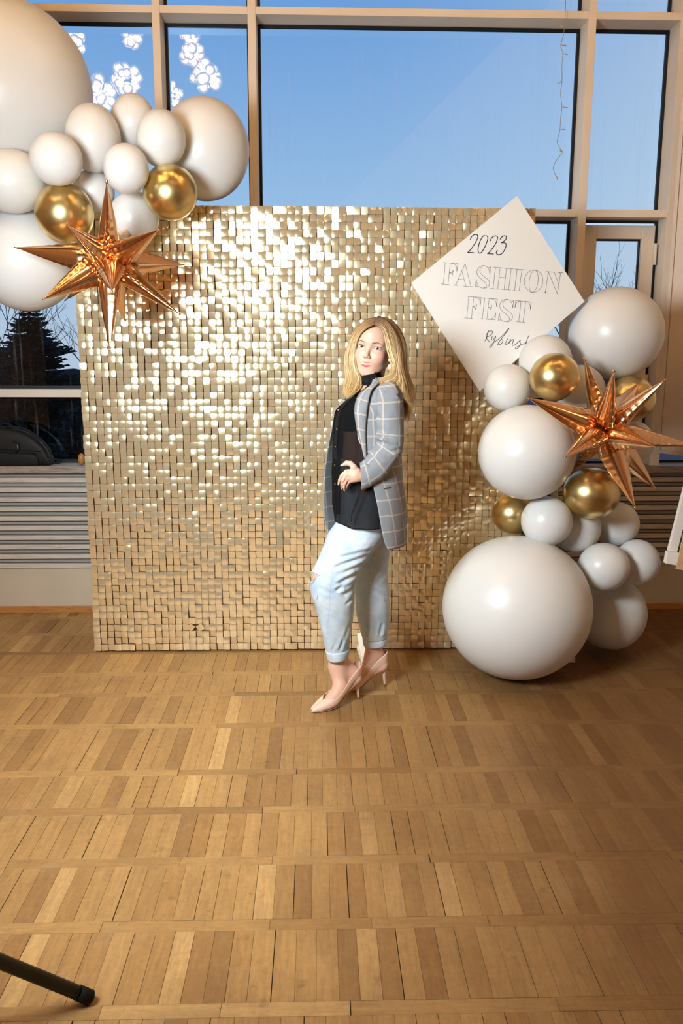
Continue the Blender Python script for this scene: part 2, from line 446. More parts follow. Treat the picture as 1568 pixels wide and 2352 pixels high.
# opening sash between mullions 3 and 4, from the sill to the middle bar
x0, x1, z0, z1 = MX[3][1]+.002, MX[4][0]-.006, zS+.006, zM0-.012
sash = empty('window_sash', ((x0+x1)/2, W+.1, z0), 'narrow opening window sash with a tan frame and side hinges, right of the gold panel', 'window')
sy0, sy1 = W+.085, W+.15
fx0, fx1, fz0, fz1 = x0+.018, x1-.022, z0+.02, z1-.02
sw = .075
m = MB(); m.box((fx0, sy0, fz0), (fx0+sw, sy1, fz1)); m.box((fx1-sw, sy0, fz0), (fx1, sy1, fz1))
m.box((fx0+sw, sy0, fz1-sw), (fx1-sw, sy1, fz1)); m.box((fx0+sw, sy0, fz0), (fx1-sw, sy1, fz0+sw))
m.build('sash_frame', M_CREAM, sash, bevel=.004)
gasket_frame(fx0+sw, fx1-sw, fz0+sw, fz1-sw, sy1-.02, .008, .02).build('gasket', M_GASKET, sash)
MB().box((fx0+sw-.004, sy1-.03, fz0+sw-.004), (fx1-sw+.004, sy1-.024, fz1-sw+.004)).build('pane', M_GLASS_COATED, sash)
gasket_frame(x0-.002, x1+.006, z0-.006, z1+.012, sy1, .012, .03).build('outer_gasket', M_GASKET, sash)
for zc in (fz1-.16, fz0+.45):
    m = MB(); m.tube([(fx1+.006, sy0-.004, zc-.06), (fx1+.006, sy0-.004, zc+.06)], .009, 10); m.build('hinge', M_CREAM, sash, smooth=False)
# screws on the mullion sides
# --- tall white leaf standing in from the window wall at the right edge, with a slanted top
ya = W-.03
hA = PY(1545, 480, ya); bz = float(PY(1503, 1040, ya)[2]); xa = float(PY(1508, 1030, ya)[0])
pb = PZ(1568, 1047, bz); dirx = np.array([pb[0]-xa, pb[1]-ya]); dirx = dirx/np.linalg.norm(dirx)
if dirx[1] > -.3: dirx = np.array([.9, -.43])
leaf = empty('white_leaf', (xa, ya, bz), 'tall white panel leaf with slanted top and narrow rim beside the tan window sash', 'panel')
nrm = np.array([-dirx[1], dirx[0]]); nrm = nrm if nrm[1] > 0 else -nrm
zt = float(PY(1556, 229, ya)[2]); LW = .62
def lp(s, z, o=0.0): return (xa+dirx[0]*s+nrm[0]*o, ya+dirx[1]*s+nrm[1]*o, z)
def leaf_slab(s0, s1, zb, zt0, zt1, o0, o1):
    m = MB(); P = [lp(s0, zb, o0), lp(s1, zb, o0), lp(s1, zt1, o0), lp(s0, zt0, o0), lp(s0, zb, o1), lp(s1, zb, o1), lp(s1, zt1, o1), lp(s0, zt0, o1)]
    return m.add(P, [(0, 1, 2, 3), (7, 6, 5, 4), (0, 4, 5, 1), (1, 5, 6, 2), (2, 6, 7, 3), (3, 7, 4, 0)])
M_LEAF = paint('white_leaf_paint', srgb(232, 212, 196), .5, .03, 2, .3)
M_LEAFDK = paint('leaf_joint', srgb(120, 70, 40), .6, .05)
sl = 1.15
leaf_slab(.026, LW, bz+.02, zt-.03+.026*sl, zt-.03+LW*sl, 0.0, .02).build('leaf_panel', M_LEAF, leaf)
leaf_slab(.022, .026, bz+.02, zt, zt+.004*sl, .004, .016).build('joint_line', M_LEAFDK, leaf)
leaf_slab(0, .022, bz, zt, zt+.022*sl, -.004, .02).build('leaf_rim', M_CREAM, leaf)
leaf_slab(.022, LW, bz, bz+.018, bz+.018, -.004, .02).build('leaf_rim', M_CREAM, leaf)
leaf_slab(.022, LW, zt-.025+.022*sl, zt+.022*sl, zt+LW*sl, -.002, .02).build('leaf_rim', M_CREAM, leaf) if False else None
# ================================================================== outside: snowy ground, trees, a dark red shed
GZ = -1.2
M_GROUND = paint('dusk_snowy_ground', srgb(70, 78, 104), .9, .25, .8, .1)
M_SPRUCE = paint('spruce_needles', srgb(28, 46, 54), .9, .2, 8, .1)
M_BARK = paint('bare_bark', srgb(62, 60, 66), .9, .15, 6, .1)
M_SHED = paint('dark_red_cladding', srgb(82, 28, 44), .8, .15, 3, .2)
M_SHEDROOF = paint('grey_shed_roof', srgb(60, 62, 76), .8, .1, 3, .2)
struct('ground_outside', MB().box((-60, W+.4, GZ-.2), (60, 90, GZ)), M_GROUND)
def spruce(base, h, r, seed, label):
    R = random.Random(seed); t = empty('spruce_tree', base, label, 'tree', 'spruces outside the window')
    MB().tube([base, base+np.array([0, 0, h*.98])], [h*.018, .01], 6).build('trunk', M_BARK, t)
    m = MB(); n = int(h*17)
    for i in range(n):
        f = i/n; z = base[2]+h*(.05+.95*f); rr = r*(1-f)**.85*R.uniform(.75, 1.12)+.05
        for k in range(15):
            a = R.uniform(0, 2*pi); L = rr*R.uniform(.6, 1.1); droop = L*R.uniform(.18, .42)
            d = np.array([cos(a), sin(a), 0]); s = np.array([-sin(a), cos(a), 0])
            o = np.array([base[0], base[1], z]); steps = 6
            for q in range(steps):
                u0, u1 = q/steps, (q+1)/steps
                lift = lambda u: -droop*u+droop*.75*u**3
                p0 = o+d*L*u0+np.array([0, 0, lift(u0)]); p1 = o+d*L*u1+np.array([0, 0, lift(u1)])
                for sg in (-1, 1):
                    wl = (.06+L*.15)*(1.15-u0)*R.uniform(.6, 1.2)
                    m.add([p0, p1, p1+s*sg*wl*.9+d*wl*.5-np.array([0, 0, wl*.55]), p0+s*sg*wl*.4+d*wl*.2-np.array([0, 0, wl*.5])], [(0, 1, 2), (0, 2, 3)])
    m.build('foliage', M_SPRUCE, t)
def bare(base, h, seed, label, spread=.55):
    R = random.Random(seed); t = empty('bare_tree', base, label, 'tree', 'bare trees outside the window')
    m = MB()
    def grow(p, d, L, rad, lev):
        pts = [p]; q = p.copy(); dd = d.copy()
        for i in range(3):
            dd = dd+np.array([R.uniform(-.14, .14), R.uniform(-.14, .14), R.uniform(-.02, .10)]); dd /= np.linalg.norm(dd)
            q = q+dd*L/3; pts.append(q.copy())
        m.tube(pts, [rad, rad*.9, rad*.78, rad*.62], 4 if lev < 2 else 3, False)
        if lev >= 5: return
        for i in range(3 if lev < 4 else 2):
            s = pts[R.randint(1, 3)] if i else pts[3]
            nd = dd+np.array([R.uniform(-1, 1), R.uniform(-1, 1), R.uniform(-.2, .5)])*spread; nd /= np.linalg.norm(nd)
            grow(s.copy(), nd, L*R.uniform(.6, .82), rad*.6, lev+1)
    grow(np.array(base, float), np.array([0, 0, 1.0]), h*.42, h*.012, 0)
    m.build('branches', M_BARK, t)
def gp(px, Y): p = PY(px, 900, Y); return np.array([p[0], Y, GZ])
def hgt(px, py, Y): return float(PY(px, py, Y)[2])-GZ
spruce(gp(78, 13), hgt(72, 690, 13), 2.0, 1, 'tall dark spruce standing just beyond the left window panes')
spruce(gp(12, 17), hgt(12, 790, 17), 2.0, 2, 'smaller spruce standing behind the tall dark spruce')
spruce(gp(168, 9.2), hgt(168, 930, 9.2), .95, 3, 'low spruce beside the dark red shed')
bare(gp(8, 22), hgt(5, 640, 22), 5, 'bare leafless tree behind the two spruces', .5)
bare(gp(218, 20), hgt(205, 660, 20), 6, 'bare leafless tree half hidden by the left edge of the gold panel', .7)
bare(gp(1398, 27), hgt(1398, 610, 27), 8, 'bare leafless tree seen through the narrow tan window sash', .75)
bare(gp(1470, 30), hgt(1470, 600, 30), 9, 'thin bare tree seen at the hinge side of the narrow window sash', .7)
bare(gp(1330, 24), hgt(1330, 680, 24), 12, 'small bare tree seen below the corner of the white sign', .7)
sh = empty('shed', gp(110, 25), 'dark red shed among the spruces outside', 'shed')
c = gp(108, 25); zt_ = hgt(108, 905, 25)+GZ
MB().box((c[0]-1.05, 24.6, GZ), (c[0]+1.0, 27, zt_-.25)).build('shed_wall', M_SHED, sh)
m = MB(); m.add([(c[0]-1.25, 24.4, zt_-.25), (c[0]+1.2, 24.4, zt_-.25), (c[0]+1.2, 27.2, zt_-.25), (c[0]-1.25, 27.2, zt_-.25), (c[0]-1.25, 25.8, zt_+.15), (c[0]+1.2, 25.8, zt_+.15)],
      [(0, 1, 5, 4), (3, 4, 5, 2), (0, 4, 3), (1, 2, 5), (0, 3, 2, 1)]); m.build('shed_roof', M_SHEDROOF, sh)
# dark belt of woods along the horizon
R = random.Random(3)
m = MB(); Gd = [[], []]
for i in range(121):
    x = -60+i; hh = 1.0+R.random()*1.0
    Gd[0].append((x, 60, GZ)); Gd[1].append((x, 60+R.random()*3, GZ+.5+hh*.5))
m.grid(Gd); m.grid([[(p[0], p[1]+8, p[2]) for p in r] for r in Gd])
o = m.build('distant_woods', M_SPRUCE); tag(o, 'low dark belt of distant woods on the horizon', 'woods', kind='stuff')
# ================================================================== gold sequin panel
def gold_tile_mat():
    t = NT('gold_mirror_plastic'); oc = t.pos()
    n = t.noise(oc, 900, 2, .5)
    c = t.mix(t.noise(oc, 3.0, 3), (0.96, 0.775, 0.465, 1), (0.98, 0.835, 0.56, 1))
    return t.bsdf(c, TILE_ROUGH, .71, .5, bump=n, bstr=.03, bdist=.0004)
TILE_ROUGH = .165
M_TILE = gold_tile_mat()
M_PIN = paint('clear_pin_head', srgb(196, 176, 140), .3, .05)
M_CLEAR = None
def clear_mat():
    t = NT('clear_plastic_grid')
    tr = t.node('ShaderNodeBsdfTransparent', {'Color': (.80, .76, .70, 1)}); gl = t.node('ShaderNodeBsdfGlossy', {'Color': (1, 1, 1, 1), 'Roughness': .15})
    mx = t.node('ShaderNodeMixShader', {0: .18, 1: tr.outputs[0], 2: gl.outputs[0]}); t.l.new(mx.outputs[0], t.out.inputs[0]); return t.m
M_BOARDBACK = paint('brown_panel_backing', srgb(120, 84, 48), .6, .06)
M_WHITEWOOD = paint('white_painted_wood', srgb(236, 228, 218), .45, .03, 4)
pA = PZ(218, 1499, 0); pB = PZ(1045, 1491.5, 0)
pdir = np.array([pB[0]-pA[0], pB[1]-pA[1], 0]); pdir /= np.linalg.norm(pdir)
pn = np.array([pdir[1], -pdir[0], 0.0])                      # towards the camera
PITCH = .0354; NCOL, NROW = 63, 63
ORG = np.array([pA[0], pA[1], .012])
def PP(u, v, o=0.0): return ORG+pdir*u+np.array([0, 0, v])+pn*o     # point on the panel
panel = empty('sequin_panel', ORG+pdir*(NCOL*PITCH/2), 'big square backdrop wall of small gold shimmer tiles', 'backdrop')
HW, HH = NCOL*PITCH, NROW*PITCH
m = MB(); m.add([PP(.004, .004, -.012), PP(HW-.004, .004, -.012), PP(HW-.004, HH-.004, -.012), PP(.004, HH-.004, -.012),
       PP(.004, .004, -.018), PP(HW-.004, .004, -.018), PP(HW-.004, HH-.004, -.018), PP(.004, HH-.004, -.018)],
      [(0, 1, 2, 3), (7, 6, 5, 4), (0, 4, 5, 1), (1, 5, 6, 2), (2, 6, 7, 3), (3, 7, 4, 0)])
m.build('backing_board', M_BOARDBACK, panel)
for u in (.03, HW*.333, HW*.667, HW-.03):
    MB().bar(PP(u, -.012, -.035), PP(u, HH-.01, -.035), .03, .03, up=tuple(pn)).build('upright', M_WHITEWOOD, panel, bevel=.002)
for u in (.03, HW*.667-.0, HW-.03):
    a = PP(u, 0, .0); 
    MB().bar((a[0], a[1]+.30, .014), (a[0]+.0, a[1]+.045, .014), .035, .028).build('foot', M_WHITEWOOD, panel, bevel=.002)
# the foot that shows between the woman's ankles, and the one by the big balloon
pf = PZ(833, 1512, 0)
m = MB().bar((pf[0]+.005, pf[1]-.06, .012), (pf[0]-.01, PP(0, 0)[1]+.04, .012), .035, .024); m.build('foot', M_WHITEWOOD, panel, bevel=.002)
m = MB().bar((pf[0]+.002, pf[1]-.03, .02), (pf[0]-.012, PP(0, 0)[1]-.022, .10), .028, .018); m.build('brace', M_WHITEWOOD, panel, bevel=.002)
# tile: slightly bulged rounded square hanging from a pin near its top edge; origin at the pin
def tile_mesh(bu, bv, wx=1.0, dx=0.0):
    m = MB(); s = PITCH*.494; n = 5; G = []
    ts = [-1, -.72, 0, .72, 1]
    for b in ts:
        r = []
        for a in ts:
            k = 1-.035*(abs(a) > .9 and abs(b) > .9)
            x, z = a*s*k*wx+dx, b*s*k-s*.72
            y = -(bu*(1-a*a)+bv*(1-b*b))          # bulges towards -Y (local front)
            r.append((x, y, z))
        G.append(r)
    m.grid(G)
    for q in range(1): pass
    pr = .0011; zz = 0.0; y0 = -(bu+bv*(1-.72*.72))
    m.add([(dx+pr*cos(i*pi/3), y0-.0009, zz+pr*sin(i*pi/3)) for i in range(6)], [tuple(range(6))], 1)
    return m
tile_meshes = [tile_mesh(*q) for q in ((.0010, .0011), (.0018, .0014), (.0026, .0014), (.0003, .0005, .945, .0009), (.0002, .0003, .905, .0015))]
tile_data = [t.mesh('tile', [M_TILE, M_PIN], True) for t in tile_meshes]
trng = random.Random(5)
from mathutils import noise as mnoise
frame = Matrix(((pdir[0], -pn[0], 0), (pdir[1], -pn[1], 0), (0, 0, 1)))    # local x,y(back),z -> world
tiles = []
for j in range(NROW):
    for i in range(NCOL):
        u, v = (i+.5)*PITCH, (j+.5)*PITCH
        f = mnoise.noise((u*1.7, v*1.7, 3.1)); g = mnoise.noise((u*5.5, v*5.5, 9.7)); rowj = mnoise.noise((j*.9, u*1.2, 1.3))
        # tile swings: forward tilt (about x), turn (about z), slight roll
        flip = 1 if trng.random() < .5+.38*g+.15*rowj else 0
        rx = radians(trng.gauss(0, 2.0)+2.5*f+(5.0 if flip else -2.8))
        rz = radians(trng.gauss(0, 2.4)+(-8.0 if flip else -2.0)+2.5*g)
        ry = radians(trng.gauss(0, 1.1))
        o = .003+.0035*trng.random()
        kind = trng.choices((0, 1, 2, 3), (4, 3, 1, 1))[0] if not flip else trng.choices((0, 3, 4), (1, 3, 2))[0]
        if (i, j) in ((14, 3),): ry = radians(38); o = .012
        if (i, j) in ((15, 3),): ry = radians(-35); o = .014
        if (i, j) == (51, 56): ry = radians(-14); o = .01; rx = radians(-4)
        tiles.append((u, v, rx, ry, rz, o, kind))
def tile_px(t):
    p = PP(t[0], t[1])-CAM; z = p@FWD; return IMW/2+FPX*(p@RGT)/z, IMH/2-FPX*(p@UPV)/z
cand = []
for n_, t in enumerate(tiles):
    px, py = tile_px(t)
    free = (470 < px < 770 and 500 < py < 1180) or (470 < px < 930 and 500 < py < 715)
    cand.append((not free, abs(px-640)+abs(py-800), n_))
chosen = {c[2] for c in sorted(cand)[:300]}
restm = MB()
for n_, (u, v, rx, ry, rz, o, kind) in enumerate(tiles):
    p = PP(u, v+PITCH*.35, o)
    M = Matrix.Translation(Vector(p)) @ frame.to_4x4() @ Matrix.Rotation(rz, 4, 'Z') @ Matrix.Rotation(ry, 4, 'Y') @ Matrix.Rotation(rx, 4, 'X')
    if n_ in chosen:
        ob = bpy.data.objects.new('tile', tile_data[kind]); COL.objects.link(ob); put(ob, panel); ob.matrix_basis = M
    else:
        A = np.array(M); V = np.array(tile_meshes[kind].v) @ A[:3, :3].T+A[:3, 3]
        n0 = len(restm.v); restm.v.extend(map(tuple, V)); restm.f.extend([tuple(i+n0 for i in f) for f in tile_meshes[kind].f]); restm.mi.extend(tile_meshes[kind].mi)
ob = restm.build('shimmer_tiles', [M_TILE, M_PIN], panel, smooth=True); tag(ob, kind='stuff')

# ================================================================== balloons
def balloon_mat(name, c, metal, rough, spec=.5, **kw):
    t = NT(name); n = t.noise(t.node('ShaderNodeTexCoord').outputs['Object'], 2.5, 2)
    d = tuple(x*.965 for x in c[:3])+(1,)
    return t.bsdf(t.mix(n, c, d), rough, metal, spec, **kw)
def white_latex():
    t = NT('white_latex'); n = t.noise(t.node('ShaderNodeTexCoord').outputs['Object'], 2.5, 2)
    c = t.mix(n, srgb(231, 229, 226), srgb(226, 224, 220)); m_ = t.bsdf(c, .33, 0, .5)
    tl = t.node('ShaderNodeBsdfTranslucent', {'Color': srgb(236, 226, 214)})
    mx = t.node('ShaderNodeMixShader', {0: .12, 1: t.p.outputs[0], 2: tl.outputs[0]}); t.l.new(mx.outputs[0], t.out.inputs[0]); return m_
M_BWHITE = white_latex()
M_BGOLD = balloon_mat('chrome_gold_latex', srgb(222, 197, 138), 1.0, .30)
def balloon(px, py, rx, ry, Y, gold, label, group, knot=(0, .5, -.6), big=False, stretch=.10):
    c = PY(px, py, Y); mp = MPP(c); a, b = rx*mp*.985, ry*mp*.985; dp = (a+b)/2
    t = empty('balloon', c-np.array([0, 0, b]), label, 'balloon', group)
    k = np.array(knot, float); k /= np.linalg.norm(k)
    ref = np.array([0, 0, 1.0]) if abs(k[2]) < .9 else np.array([1.0, 0, 0])
    e1 = np.cross(k, ref); e1 /= np.linalg.norm(e1); e2 = np.cross(k, e1)
    sc = np.array([a, dp, b]); nu, nv = (64, 40) if big else (48, 30); G = []
    for i in range(nv+1):
        th = pi*i/nv; r_ = sin(th); z_ = cos(th)              # z_=-1 at the knot
        low = max(0.0, (th-1.9)/(pi-1.9)); z2 = z_-stretch*low*low; r_ = r_*(1-.06*low)+(.035*low**6)
        G.append([c+sc*(k*(-z2)+(e1*cos(2*pi*j/nu)+e2*sin(2*pi*j/nu))*r_) for j in range(nu)])
    m = MB(); m.grid(G, True); m.build('balloon_skin', M_BGOLD if gold else M_BWHITE, t, smooth=True)
    m = MB(); e = c+sc*k*(1+stretch); s_ = .012
    m.tube([e-k*.006, e+k*s_*.6, e+k*s_*1.1, e+k*s_*1.9], [s_*.55, s_*.9, s_*.45, s_*1.0], 10)
    m.build('knot', M_BGOLD if gold else M_BWHITE, t, smooth=True)
    return t
GL, GRR = 'balloons of the hanging garland', 'balloons of the standing garland'
BAL = [ # px, py, rx, ry, Y, gold, label, group
 (10, 213, 201, 202, 4.20, 0, 'giant white balloon crowning the hanging garland on the corner of the panel', GL),
 (28, 417, 79, 71, 3.98, 0, 'mid-sized white balloon tucked under the giant one of the hanging garland', GL),
 (129, 366, 60, 59, 3.88, 0, 'small white balloon resting on the top left of the gold balloon behind the copper star', GL),
 (214, 318, 63, 76, 3.98, 0, 'egg-shaped small white balloon standing against the giant one', GL),
 (306, 278, 51, 60, 4.14, 0, 'small white balloon topmost between the giant and the large one, against the window', GL),
 (370, 318, 57, 64, 4.00, 0, 'small white balloon overlapping the large white one beside the big window pane', GL),
 (470, 344, 104, 114, 4.22, 0, 'large white balloon at the window end of the hanging garland', GL),
 (290, 388, 52, 56, 3.90, 0, 'small white balloon right above the tip of the copper star', GL),
 (215, 440, 48, 49, 4.02, 0, 'small white balloon mostly hidden behind the upward spike of the copper star', GL),
 (308, 502, 57, 62, 3.99, 0, 'white balloon between the copper star and the gold balloon on the shimmer tiles', GL),
 (148, 490, 67, 69, 3.90, 1, 'shiny gold balloon behind the left spikes of the hanging copper star', GL),
 (391, 442, 63, 63, 3.98, 1, 'shiny gold balloon overlapping the top edge of the shimmer tiles', GL),
 (60, 598, 117, 116, 4.12, 0, 'large white balloon lowest in the hanging garland, above the spruce', GL),
 (1414, 766, 108, 106, 4.22, 0, 'large white balloon topmost of the standing garland, in front of the window sash', GRR),
 (1252, 831, 61, 62, 4.10, 0, 'white balloon covering the last letter on the white sign', GRR),
 (1273, 866, 57.5, 56, 3.95, 1, 'shiny gold balloon just below the white sign', GRR),
 (1166, 891, 56, 55, 4.02, 0, 'small white balloon at the lowest corner of the white sign', GRR),
 (1333, 900, 56, 62, 4.14, 0, 'white balloon behind the upper left spikes of the standing copper star', GRR),
 (1447, 916, 57, 53, 4.20, 1, 'gold balloon half hidden behind the upper right spikes of the standing copper star', GRR),
 (1452, 1016, 48, 50, 4.22, 0, 'white balloon behind the right spikes of the standing copper star', GRR),
 (1209, 1039, 112, 110, 3.98, 0, 'large white balloon beside the standing copper star, against the shimmer tiles', GRR),
 (1358, 1133, 66, 59.5, 3.93, 1, 'shiny gold balloon under the standing copper star', GRR),
 (1180, 1180, 52, 47, 4.12, 1, 'gold balloon wedged on top of the giant white balloon', GRR),
 (1255, 1197, 59, 58, 3.93, 0, 'small white balloon resting on top of the giant one standing on the floor', GRR),
 (1322, 1213, 57, 57, 4.06, 0, 'white balloon in shade below the lowest gold balloon', GRR),
 (1412, 1203, 55, 52, 4.08, 0, 'white balloon right below the lowest spike tip of the standing star', GRR),
 (1386, 1302, 59, 56, 3.95, 0, 'small white balloon leaning on the right side of the giant one', GRR),
 (1463, 1291, 51, 53, 4.08, 0, 'small white balloon outermost of the standing garland, beside the grille', GRR),
 (1402, 1408, 81, 85, 4.16, 0, 'large white balloon low behind the giant one, near the floor', GRR),
]
BAL = [list(b) for b in BAL]
def bal_cr(b):
    c = PY(b[0], b[1], b[4]); return c, (b[2]+b[3])/2*MPP(c)*.985
PANEL_Y = float(ORG[1])
for it in range(400):
    for i in range(len(BAL)):
        for j in range(i):
            (ci, ri), (cj, rj) = bal_cr(BAL[i]), bal_cr(BAL[j]); gap = .985*(ri+rj)-np.linalg.norm(ci-cj)
            if gap > 0:
                a_, b_ = (BAL[i], BAL[j]) if BAL[i][4] >= BAL[j][4] else (BAL[j], BAL[i]); st = min(.006, gap*.3)
                a_[4] += st; b_[4] -= st
    for b in BAL:
        c_, r_ = bal_cr(b); lim = 4.72-r_ if not (ORG[0]-.02 < c_[0] < ORG[0]+HW+.02 and c_[2] < HH) else PANEL_Y-.03-r_
        if ORG[0]-r_*.7 < c_[0] < ORG[0]+HW+r_*.7 and c_[2] < HH+r_*.6 and not (ORG[0] < c_[0] < ORG[0]+HW and c_[2] < HH): lim = min(lim, PANEL_Y-.03-r_*.75)
        b[4] = min(max(b[4], 3.62), lim)
for n_, b in enumerate(BAL):
    kn = (.3, .7, -.3) if b[7] == GL else (.05, .7, -.2)
    balloon(*b[:5], b[5], b[6], b[7], knot=kn, big=b[2] > 90)
# the giant balloon stands on the floor
rg = .335
for _ in range(20): cg = PZ(1186, 1394, rg*.985); rg = 169*MPP(cg)
balloon(1186, 1394, 172, 167.5, float(cg[1]), 0, 'giant white balloon standing on the floor at the right end of the panel', GRR, knot=(.25, .75, .3), big=True)
# white foot of the garland stand
a = PZ(1313, 1523, 0)
g = empty('garland_stand', (a[0]+.05, a[1]+.28, 0), 'white stand foot under the giant balloon', 'stand')
MB().bar((a[0]+.0, a[1]-.0, .016), (a[0]-.02, a[1]+.45, .016), .035, .03).build('foot', M_WHITEWOOD, g, bevel=.003)
MB().bar((a[0]-.02, a[1]+.40, .03), (a[0]-.02, a[1]+.40, 1.9), .03, .03).build('post', M_WHITEWOOD, g, bevel=.003)

# ================================================================== copper foil stars
def foil_mat():
    t = NT('rose_gold_foil'); n = t.noise(t.node('ShaderNodeTexCoord').outputs['Object'], 22, 3, .6)
    return t.bsdf((0.92, 0.55, 0.31, 1), .17, 1.0, .5, bump=n, bstr=.07, bdist=.005)
M_FOIL = foil_mat()
def spike(root, tip, R0, seed, parent):
    R = random.Random(seed); root, tip = np.array(root, float), np.array(tip, float)
    d = tip-root; L = np.linalg.norm(d); d /= L
    ref = np.array([0.3, -1.0, .2]); u = np.cross(d, ref); u /= np.linalg.norm(u); v = np.cross(d, u)
    a0 = R.uniform(0, pi); u, v = u*cos(a0)+v*sin(a0), v*cos(a0)-u*sin(a0)
    n, mseg = 32, 34; G = []
    for i in range(mseg+1):
        s = i/mseg
        w = R0*(.34+.66*sin(min(1, s/.27)*pi/2)**.9 if s < .27 else (1-(s-.27)/.73)**.88)
        w = max(w, .0035)
        ring = []
        for k in range(n):
            a = 2*pi*k/n; ca, sa = cos(a), sin(a)
            rr = w*(1+.02*cos(2*a))
            seam = max(0, abs(ca)-.90)/.10                          # two welded seams
            rr *= 1+.22*seam+(.085*sin(s*64+seed+3*ca)*max(0, abs(ca)-.5)/.5)*(1-s)
            rr *= 1+.03*sin(s*95+seed)*max(0, .5-s)*2*(.5+.5*sin(3*a+seed))
            ring.append(root+d*L*s+(u*ca*1.06+v*sa*.92)*rr)
        G.append(ring)
    m = MB(); m.grid(G, True); m.add(G[-1], [tuple(range(n))])
    m.tube([tip-d*.004, tip+d*.004, tip+d*.012], [.0045, .0065, .005], 8, flat=.45)
    m.build('spike', M_FOIL, parent, smooth=True)
def star(cx, cy, Y, tips, label, seed, L_px=205):
    c = PY(cx, cy, Y); mp = MPP(c); L = L_px*mp
    t = empty('foil_star', c, label, 'star balloon')
    for q, (tx, ty, sg) in enumerate(tips):
        flat = PY(tx, ty, Y)-c; l = np.linalg.norm(flat)
        dep = sg*sqrt(max(L*L-l*l, (.12*L)**2)) if sg else 0.0
        tipw = PY(tx, ty, Y+dep)
        dv = tipw-c; dv /= np.linalg.norm(dv)
        spike(c+dv*.022, tipw, .049, seed+q*7, t)
    MB().ball(c, .030, 16, 10).build('core', M_FOIL, t, smooth=True)
star(250, 600, 3.72, [(245, 420, -1), (158, 520, -1), (362, 529, -1), (39, 569, 1), (418, 608, 1), (104, 685, -1), (409, 719, -1), (252, 800, -1), (257, 668, -1), (287, 733, 1), (152, 688, 1), (300, 520, 1), (180, 560, 1)],
     'copper foil star with long spikes hanging on the top left corner of the gold panel', 11)
star(1385, 990, 3.78, [(1342, 824, 1), (1409, 855, -1), (1468, 879, 1), (1525, 874, -1), (1592, 1024, 1), (1502, 1026, -1), (1504, 1121, 1), (1457, 1164, -1), (1299, 1048, -1), (1214, 915, -1), (1312, 1085, 1), (1440, 1110, 1)],
     'copper foil star with long spikes on the standing garland beside the sign', 40)

# ================================================================== sign
YS = 4.185
M_SIGN = paint('white_foam_board', srgb(233, 231, 227), .5, .012, 2, .35, bump=False)
M_INK = paint('navy_black_ink', srgb(24, 30, 44), .4, .02)
sign = empty('event_sign', PY(1140, 895, YS), 'white diamond-shaped sign reading 2023 Fashion Fest Rybinsk leaning on the gold panel', 'sign')
corners = [(1187, 450), (1342, 692.5), (1101, 899), (944, 650)]
F_ = [PY(x, y, YS) for x, y in corners]; B_ = [p+np.array([0, .006, 0]) for p in F_]
MB().add(F_+B_, [(0, 1, 2, 3), (7, 6, 5, 4), (0, 4, 5, 1), (1, 5, 6, 2), (2, 6, 7, 3), (3, 7, 4, 0)]).build('board', M_SIGN, sign)
def stroke_px(name, strokes, wid, curve):
    m = MB()
    for st in strokes:
        pts = [(1000+x/5.058, 500+y/5.058) for x, y in st]
        if len(pts) > 2 and curve: pts = [tuple(p) for p in catmull(pts, 6)]
        q = [PY(x, y, YS-.0006) for x, y in pts]
        hw = wid*MPP(q[0])/2; P = []
        for i in range(len(q)):
            d = q[min(i+1, len(q)-1)]-q[max(i-1, 0)]; d /= np.linalg.norm(d)
            s = np.array([d[2], 0, -d[0]]); taper = 1.0
            P += [q[i]+s*hw*taper, q[i]-s*hw*taper]
        n0 = len(P)
        m.add(P+[p+np.array([0, .0005, 0]) for p in P],
              [f for i in range(len(q)-1) for f in ((2*i, 2*i+1, 2*i+3, 2*i+2), (n0+2*i+2, n0+2*i+3, n0+2*i+1, n0+2*i))])
    return m.build(name, M_INK, sign)
two = [(403, 258), (410, 232), (432, 207), (463, 195), (486, 203), (489, 228), (475, 268), (440, 325), (400, 378), (372, 404)]
stroke_px('numeral', [two, [(372, 404), (410, 405), (447, 408)]], 1.9, True)
stroke_px('numeral', [[(570, 204), (540, 228), (510, 290), (494, 355), (497, 400), (513, 413), (537, 398), (567, 350), (594, 288), (607, 240), (600, 216), (578, 210)]], 1.9, True)
stroke_px('numeral', [[(634, 273), (645, 245), (668, 221), (697, 212), (718, 222), (717, 250), (700, 298), (665, 350), (627, 398), (600, 418)], [(600, 418), (640, 420), (676, 423)]], 1.9, True)
stroke_px('numeral', [[(748, 253), (765, 228), (795, 212), (818, 217), (820, 240), (805, 265), (775, 285), (762, 292)], [(762, 292), (790, 291), (815, 300), (818, 327), (803, 370), (775, 412), (742, 430), (715, 425), (705, 402), (718, 375)]], 1.9, True)
def sh_(st, dx, dy): return [[(x+dx, y+dy) for x, y in s] for s in st]
LF = [[(90, 520), (257, 534)], [(113, 522), (90, 772)], [(170, 527), (144, 777)], [(60, 770), (170, 780)], [(257, 534), (247, 625)],
      [(180, 528), (225, 545), (243, 575), (247, 625)], [(157, 640), (190, 635), (205, 610)], [(157, 642), (185, 647), (193, 672)], [(205, 610), (193, 672)]]
LA = [[(343, 535), (238, 770)], [(305, 618), (352, 797)], [(343, 535), (410, 801)], [(262, 714), (331, 720)], [(200, 782), (257, 787)], [(238, 768), (230, 778), (213, 783)], [(238, 768), (242, 780), (252, 786)], [(322, 795), (437, 803)]]
